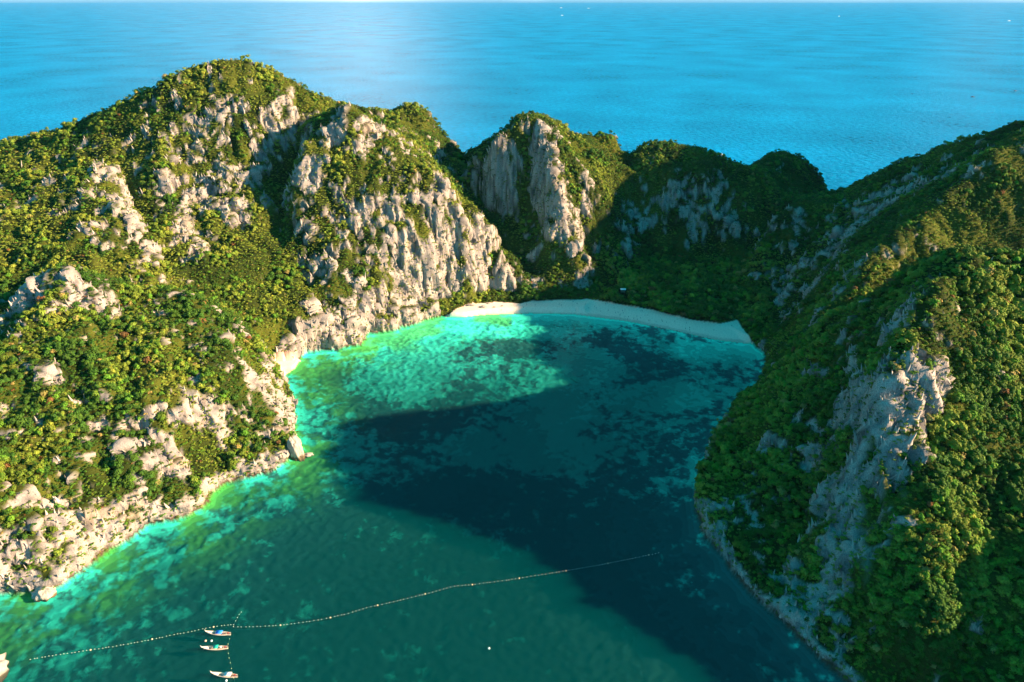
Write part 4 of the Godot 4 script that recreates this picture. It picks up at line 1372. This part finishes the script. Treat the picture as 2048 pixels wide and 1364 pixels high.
func life():
	longtail(Vector2(-134.1, -218.4), -2.0, Color(0.01, 0.22, 0.80), [-0.9, 2.0], "pale wooden longtail boat with a bright blue canopy, nearest to the float line")
	longtail(Vector2(-132.6, -210.5), 4.0, Color(0.0, 0.40, 0.30), [-0.6, 1.6], "pale wooden longtail boat with a green canopy, between the other two boats")
	longtail(Vector2(-123.2, -196.9), -4.0, Color(0.85, 0.78, 0.78), [0.2, 3.2], "pale wooden longtail boat with a white canopy at the bottom edge")
	tag(put("cool_box", slab(Vector3(0.9, 0.5, 0.7), Vector3.ZERO, 0.06), plain(Color(0.8, 0.78, 0.75), 0.5)), "white box standing in the stern of the boat with the green canopy", "box")
	get_node("cool_box").position = Vector3(-130.2, 0.75, -210.9)
	float_line("dotted line of pale floats from the left rocks to the boats", "float lines across the bay", [[-211.9, -205.1], [-204.2, -206.8], [-194.2, -208.7], [-178.0, -211.8], [-164.0, -215.3], [-154.0, -218.2], [-147.7, -219.6], [-141.6, -221.6], [-135.2, -223.0], [-129.7, -223.8]], 1.5, 17, Color(0.30, 0.42, 0.36), Color(0.78, 0.80, 0.62))
	float_line("long dotted line of pale floats from the boats to the right cliff", "float lines across the bay", [[-128.8, -222.4], [-121.1, -222.4], [-107.5, -223.3], [-100.4, -224.4], [-89.8, -226.4], [-78.8, -229.6], [-68.9, -233.7], [-56.4, -237.3], [-41.0, -242.3], [-29.4, -246.7], [-18.3, -248.0], [-1.7, -250.9], [19.2, -255.2], [45.1, -261.0], [61.2, -265.2], [77.0, -269.5]], 1.75, 13, Color(0.20, 0.30, 0.28), Color(0.78, 0.76, 0.66))
	float_line("short faint row of floats leading away above the blue boat", "float lines across the bay", [[-129.2, -223.5], [-129.0, -226.4], [-128.7, -229.3], [-128.1, -231.6]], 1.9, 99, Color(0.18, 0.36, 0.32), Color(0.70, 0.78, 0.68))
	float_line("mooring line with yellow floats running past the sterns of the boats", "float lines across the bay", [[-128.2, -215.8], [-127.8, -213.7], [-127.4, -211.3], [-125.1, -206.8], [-123.1, -203.3], [-121.0, -199.3], [-118.8, -195.7], [-116.9, -192.1]], 2.6, 99, Color(0.35, 0.50, 0.25), Color(0.72, 0.72, 0.36))
	var buoys := [[-138.6, -214.7, 0.85, 0.45, 0.36, "pinkish round mooring buoy left between the blue and green boats"], [-135.9, -214.7, 0.8, 0.8, 0.78, "white round mooring buoy between the blue and green boats"], [-10.3, -210.7, 0.8, 0.8, 0.78, "single white buoy alone on the dark water at the bottom"], [-121.7, -194.6, 0.8, 0.8, 0.78, "white buoy touching the side of the boat with the white canopy"]]
	for b in buoys:
		var o := Node3D.new()
		o.name = "mooring_buoy"
		add_child(o, true)
		o.position = Vector3(b[0], 0.15, b[1])
		put("buoy_body", ball(5, Vector3(0.5, 0.45, 0.5), 0.0, 8), plain(Color(b[2], b[3], b[4]), 0.4), o)
		put("buoy_ring", rod(Vector3(0, 0.4, 0), Vector3(0, 0.62, 0), 0.06), plain(Color(0.2, 0.2, 0.2), 0.4), o)
		tag(o, b[5], "buoy", "mooring buoys")
	motor_boat("motor_yacht", Vector2(384.9, -1276.3), 15.0, -78.0, Color(0.82, 0.84, 0.86), "white motor boat just beyond the dark dome, seen from behind", "", 0.5)
	var far := [[1350.6, -20930.6, 75.0, 20.0, 0.8, "tiny white ship near the horizon, left one of the pair at the top middle"], [805.9, -12184.3, 45.0, 30.0, 0.8, "tiny white ship below the pair at the top middle"], [2013.3, -19978.5, 75.0, 10.0, 0.7, "tiny white ship near the horizon, right one of the pair at the top middle"], [4993.9, -11538.2, 50.0, 50.0, 0.8, "tiny white ship on the bright water at the upper right"], [6140.4, -9309.4, 45.0, 15.0, 0.8, "tiny white ship at the far right near the horizon"]]
	for b in far:
		motor_boat("ship", Vector2(b[0], b[1]), b[2], b[3], Color(b[4], b[4], b[4]), b[5], "ships far out at sea")
	motor_boat("dark_boat", Vector2(1346.4, -2103.1), 14.0, 4.0, Color(0.04, 0.07, 0.16), "small dark boat on the blue sea at the right, nearer one", "dark boats at sea")
	motor_boat("dark_boat", Vector2(1564.9, -2246.4), 13.0, 0.0, Color(0.04, 0.07, 0.16), "small dark boat close to the right edge, farther one", "dark boats at sea")
	rock_thing("sea_stack", Vector3(-136.0, 3.0, -353.5), Vector3(3.6, 9.5, 3.0), 81, "pointed grey rock stack standing in the water off the left headland", "rock", 8.0)
	rock_thing("boulder", Vector3(-228.0, 0.8, -241.5), Vector3(4.2, 2.8, 3.4), 82, "big pale boulder at the water's edge at the lower left", "rock", 0.0, "boulders on the shore")
	rock_thing("boulder", Vector3(-226.5, -0.5, -197.0), Vector3(6.0, 4.0, 8.5), 83, "pale rock cut off by the bottom left corner of the picture", "rock", 0.0, "boulders on the shore")
	rock_thing("boulder", Vector3(-129.5, -0.1, -355.5), Vector3(2.6, 0.9, 1.6), 84, "low brown rock awash beside the pointed stack", "rock", 0.0, "boulders on the shore")
	for b in [[-26.5, -578.4, 3.0, 1.0, 1.8, "largest dark boulder on the left end of the beach"], [-38.0, -582.0, 3.4, 1.0, 1.4, "long low boulder at the foot of the wall at the left end of the beach"], [-22.0, -586.0, 1.4, 0.6, 0.9, "small boulder on the sand behind the largest one"], [-16.0, -578.0, 1.2, 0.6, 0.8, "small boulder on the sand right of the largest one"], [-9.0, -581.0, 1.1, 0.5, 0.8, "smallest boulder, farthest right of those at the left end of the beach"]]:
		rock_thing("boulder", Vector3(b[0], ground(b[0], b[1]) + b[3] * 0.3, b[1]), Vector3(b[2], b[3], b[4]), 90 + int(-b[0]), b[5], "rock", 0.0, "boulders on the shore")
	people()
	for b in [[167.0, -585.0, 3.4, "left one of two bright yellow green trees in the dark wood behind the beach"], [187.0, -600.0, 3.0, "right one of two bright yellow green trees in the dark wood behind the beach"], [71.4, -604.0, 2.6, "bright green bushy tree at the back of the beach below the grey tower"]]:
		var o := Node3D.new()
		o.name = "tree"
		add_child(o, true)
		o.position = Vector3(b[0], ground(b[0], b[1]) + 4.5, b[1])
		o.scale = Vector3.ONE * b[2]
		put("trunk", trunk_mesh(), plain(Color(0.11, 0.085, 0.06), 0.9), o)
		var bright := tinted(0.75)
		bright.albedo_color = Color(0.30, 0.46, 0.03).linear_to_srgb()
		put("crown", crown(21, 6, 26, 0.8), bright, o)
		tag(o, b[3], "tree")
	# a hut in the trees behind the sand
	var hut := Node3D.new()
	hut.name = "beach_hut"
	add_child(hut)
	var hy := ground(105.9, -603.0)
	hut.position = Vector3(105.9, hy + 1.0, -603.0)
	tag(hut, "little white roofed hut among the dark trees behind the beach", "hut")
	for x in [-1.8, 1.8]:
		for z in [-1.3, 1.3]:
			put("post", rod(Vector3(x, -2.5, z), Vector3(x, 4.0, z), 0.12), plain(Color(0.2, 0.14, 0.09)), hut)
	put("platform", slab(Vector3(4.4, 0.2, 3.4), Vector3(0, 1.6, 0)), plain(Color(0.25, 0.18, 0.12)), hut)
	var roof := []
	for x in [-2.6, 2.6]:
		roof.append([Vector3(x, 3.9, -1.9), Vector3(x, 3.9, 1.9), Vector3(x, 4.05, 1.9), Vector3(x, 5.1, 0), Vector3(x, 4.05, -1.9)])
	put("roof", loft(roof), plain(Color(0.82, 0.80, 0.80), 0.7), hut)
	# a bleached branch on the sand at the right end
	var st := SurfaceTool.new()
	st.begin(Mesh.PRIMITIVE_TRIANGLES)
	var by := ground(200.0, -556.0)
	tube(st, Vector3(-3.2, 0.2, 0), Vector3(0.6, 0.5, 0.4), 0.16, 0.12)
	tube(st, Vector3(0.6, 0.5, 0.4), Vector3(3.2, 1.3, -0.6), 0.12, 0.05)
	tube(st, Vector3(-0.6, 0.4, 0.2), Vector3(1.4, 0.9, 1.8), 0.09, 0.04)
	tube(st, Vector3(0.8, 0.55, 0.3), Vector3(1.6, 1.7, -1.4), 0.08, 0.03)
	var br := put("driftwood", st.commit(), plain(Color(0.50, 0.44, 0.36)))
	br.position = Vector3(196.0, ground(196.0, -551.0) + 0.1, -551.0)
	tag(br, "bleached branching driftwood at the right end of the beach", "driftwood")
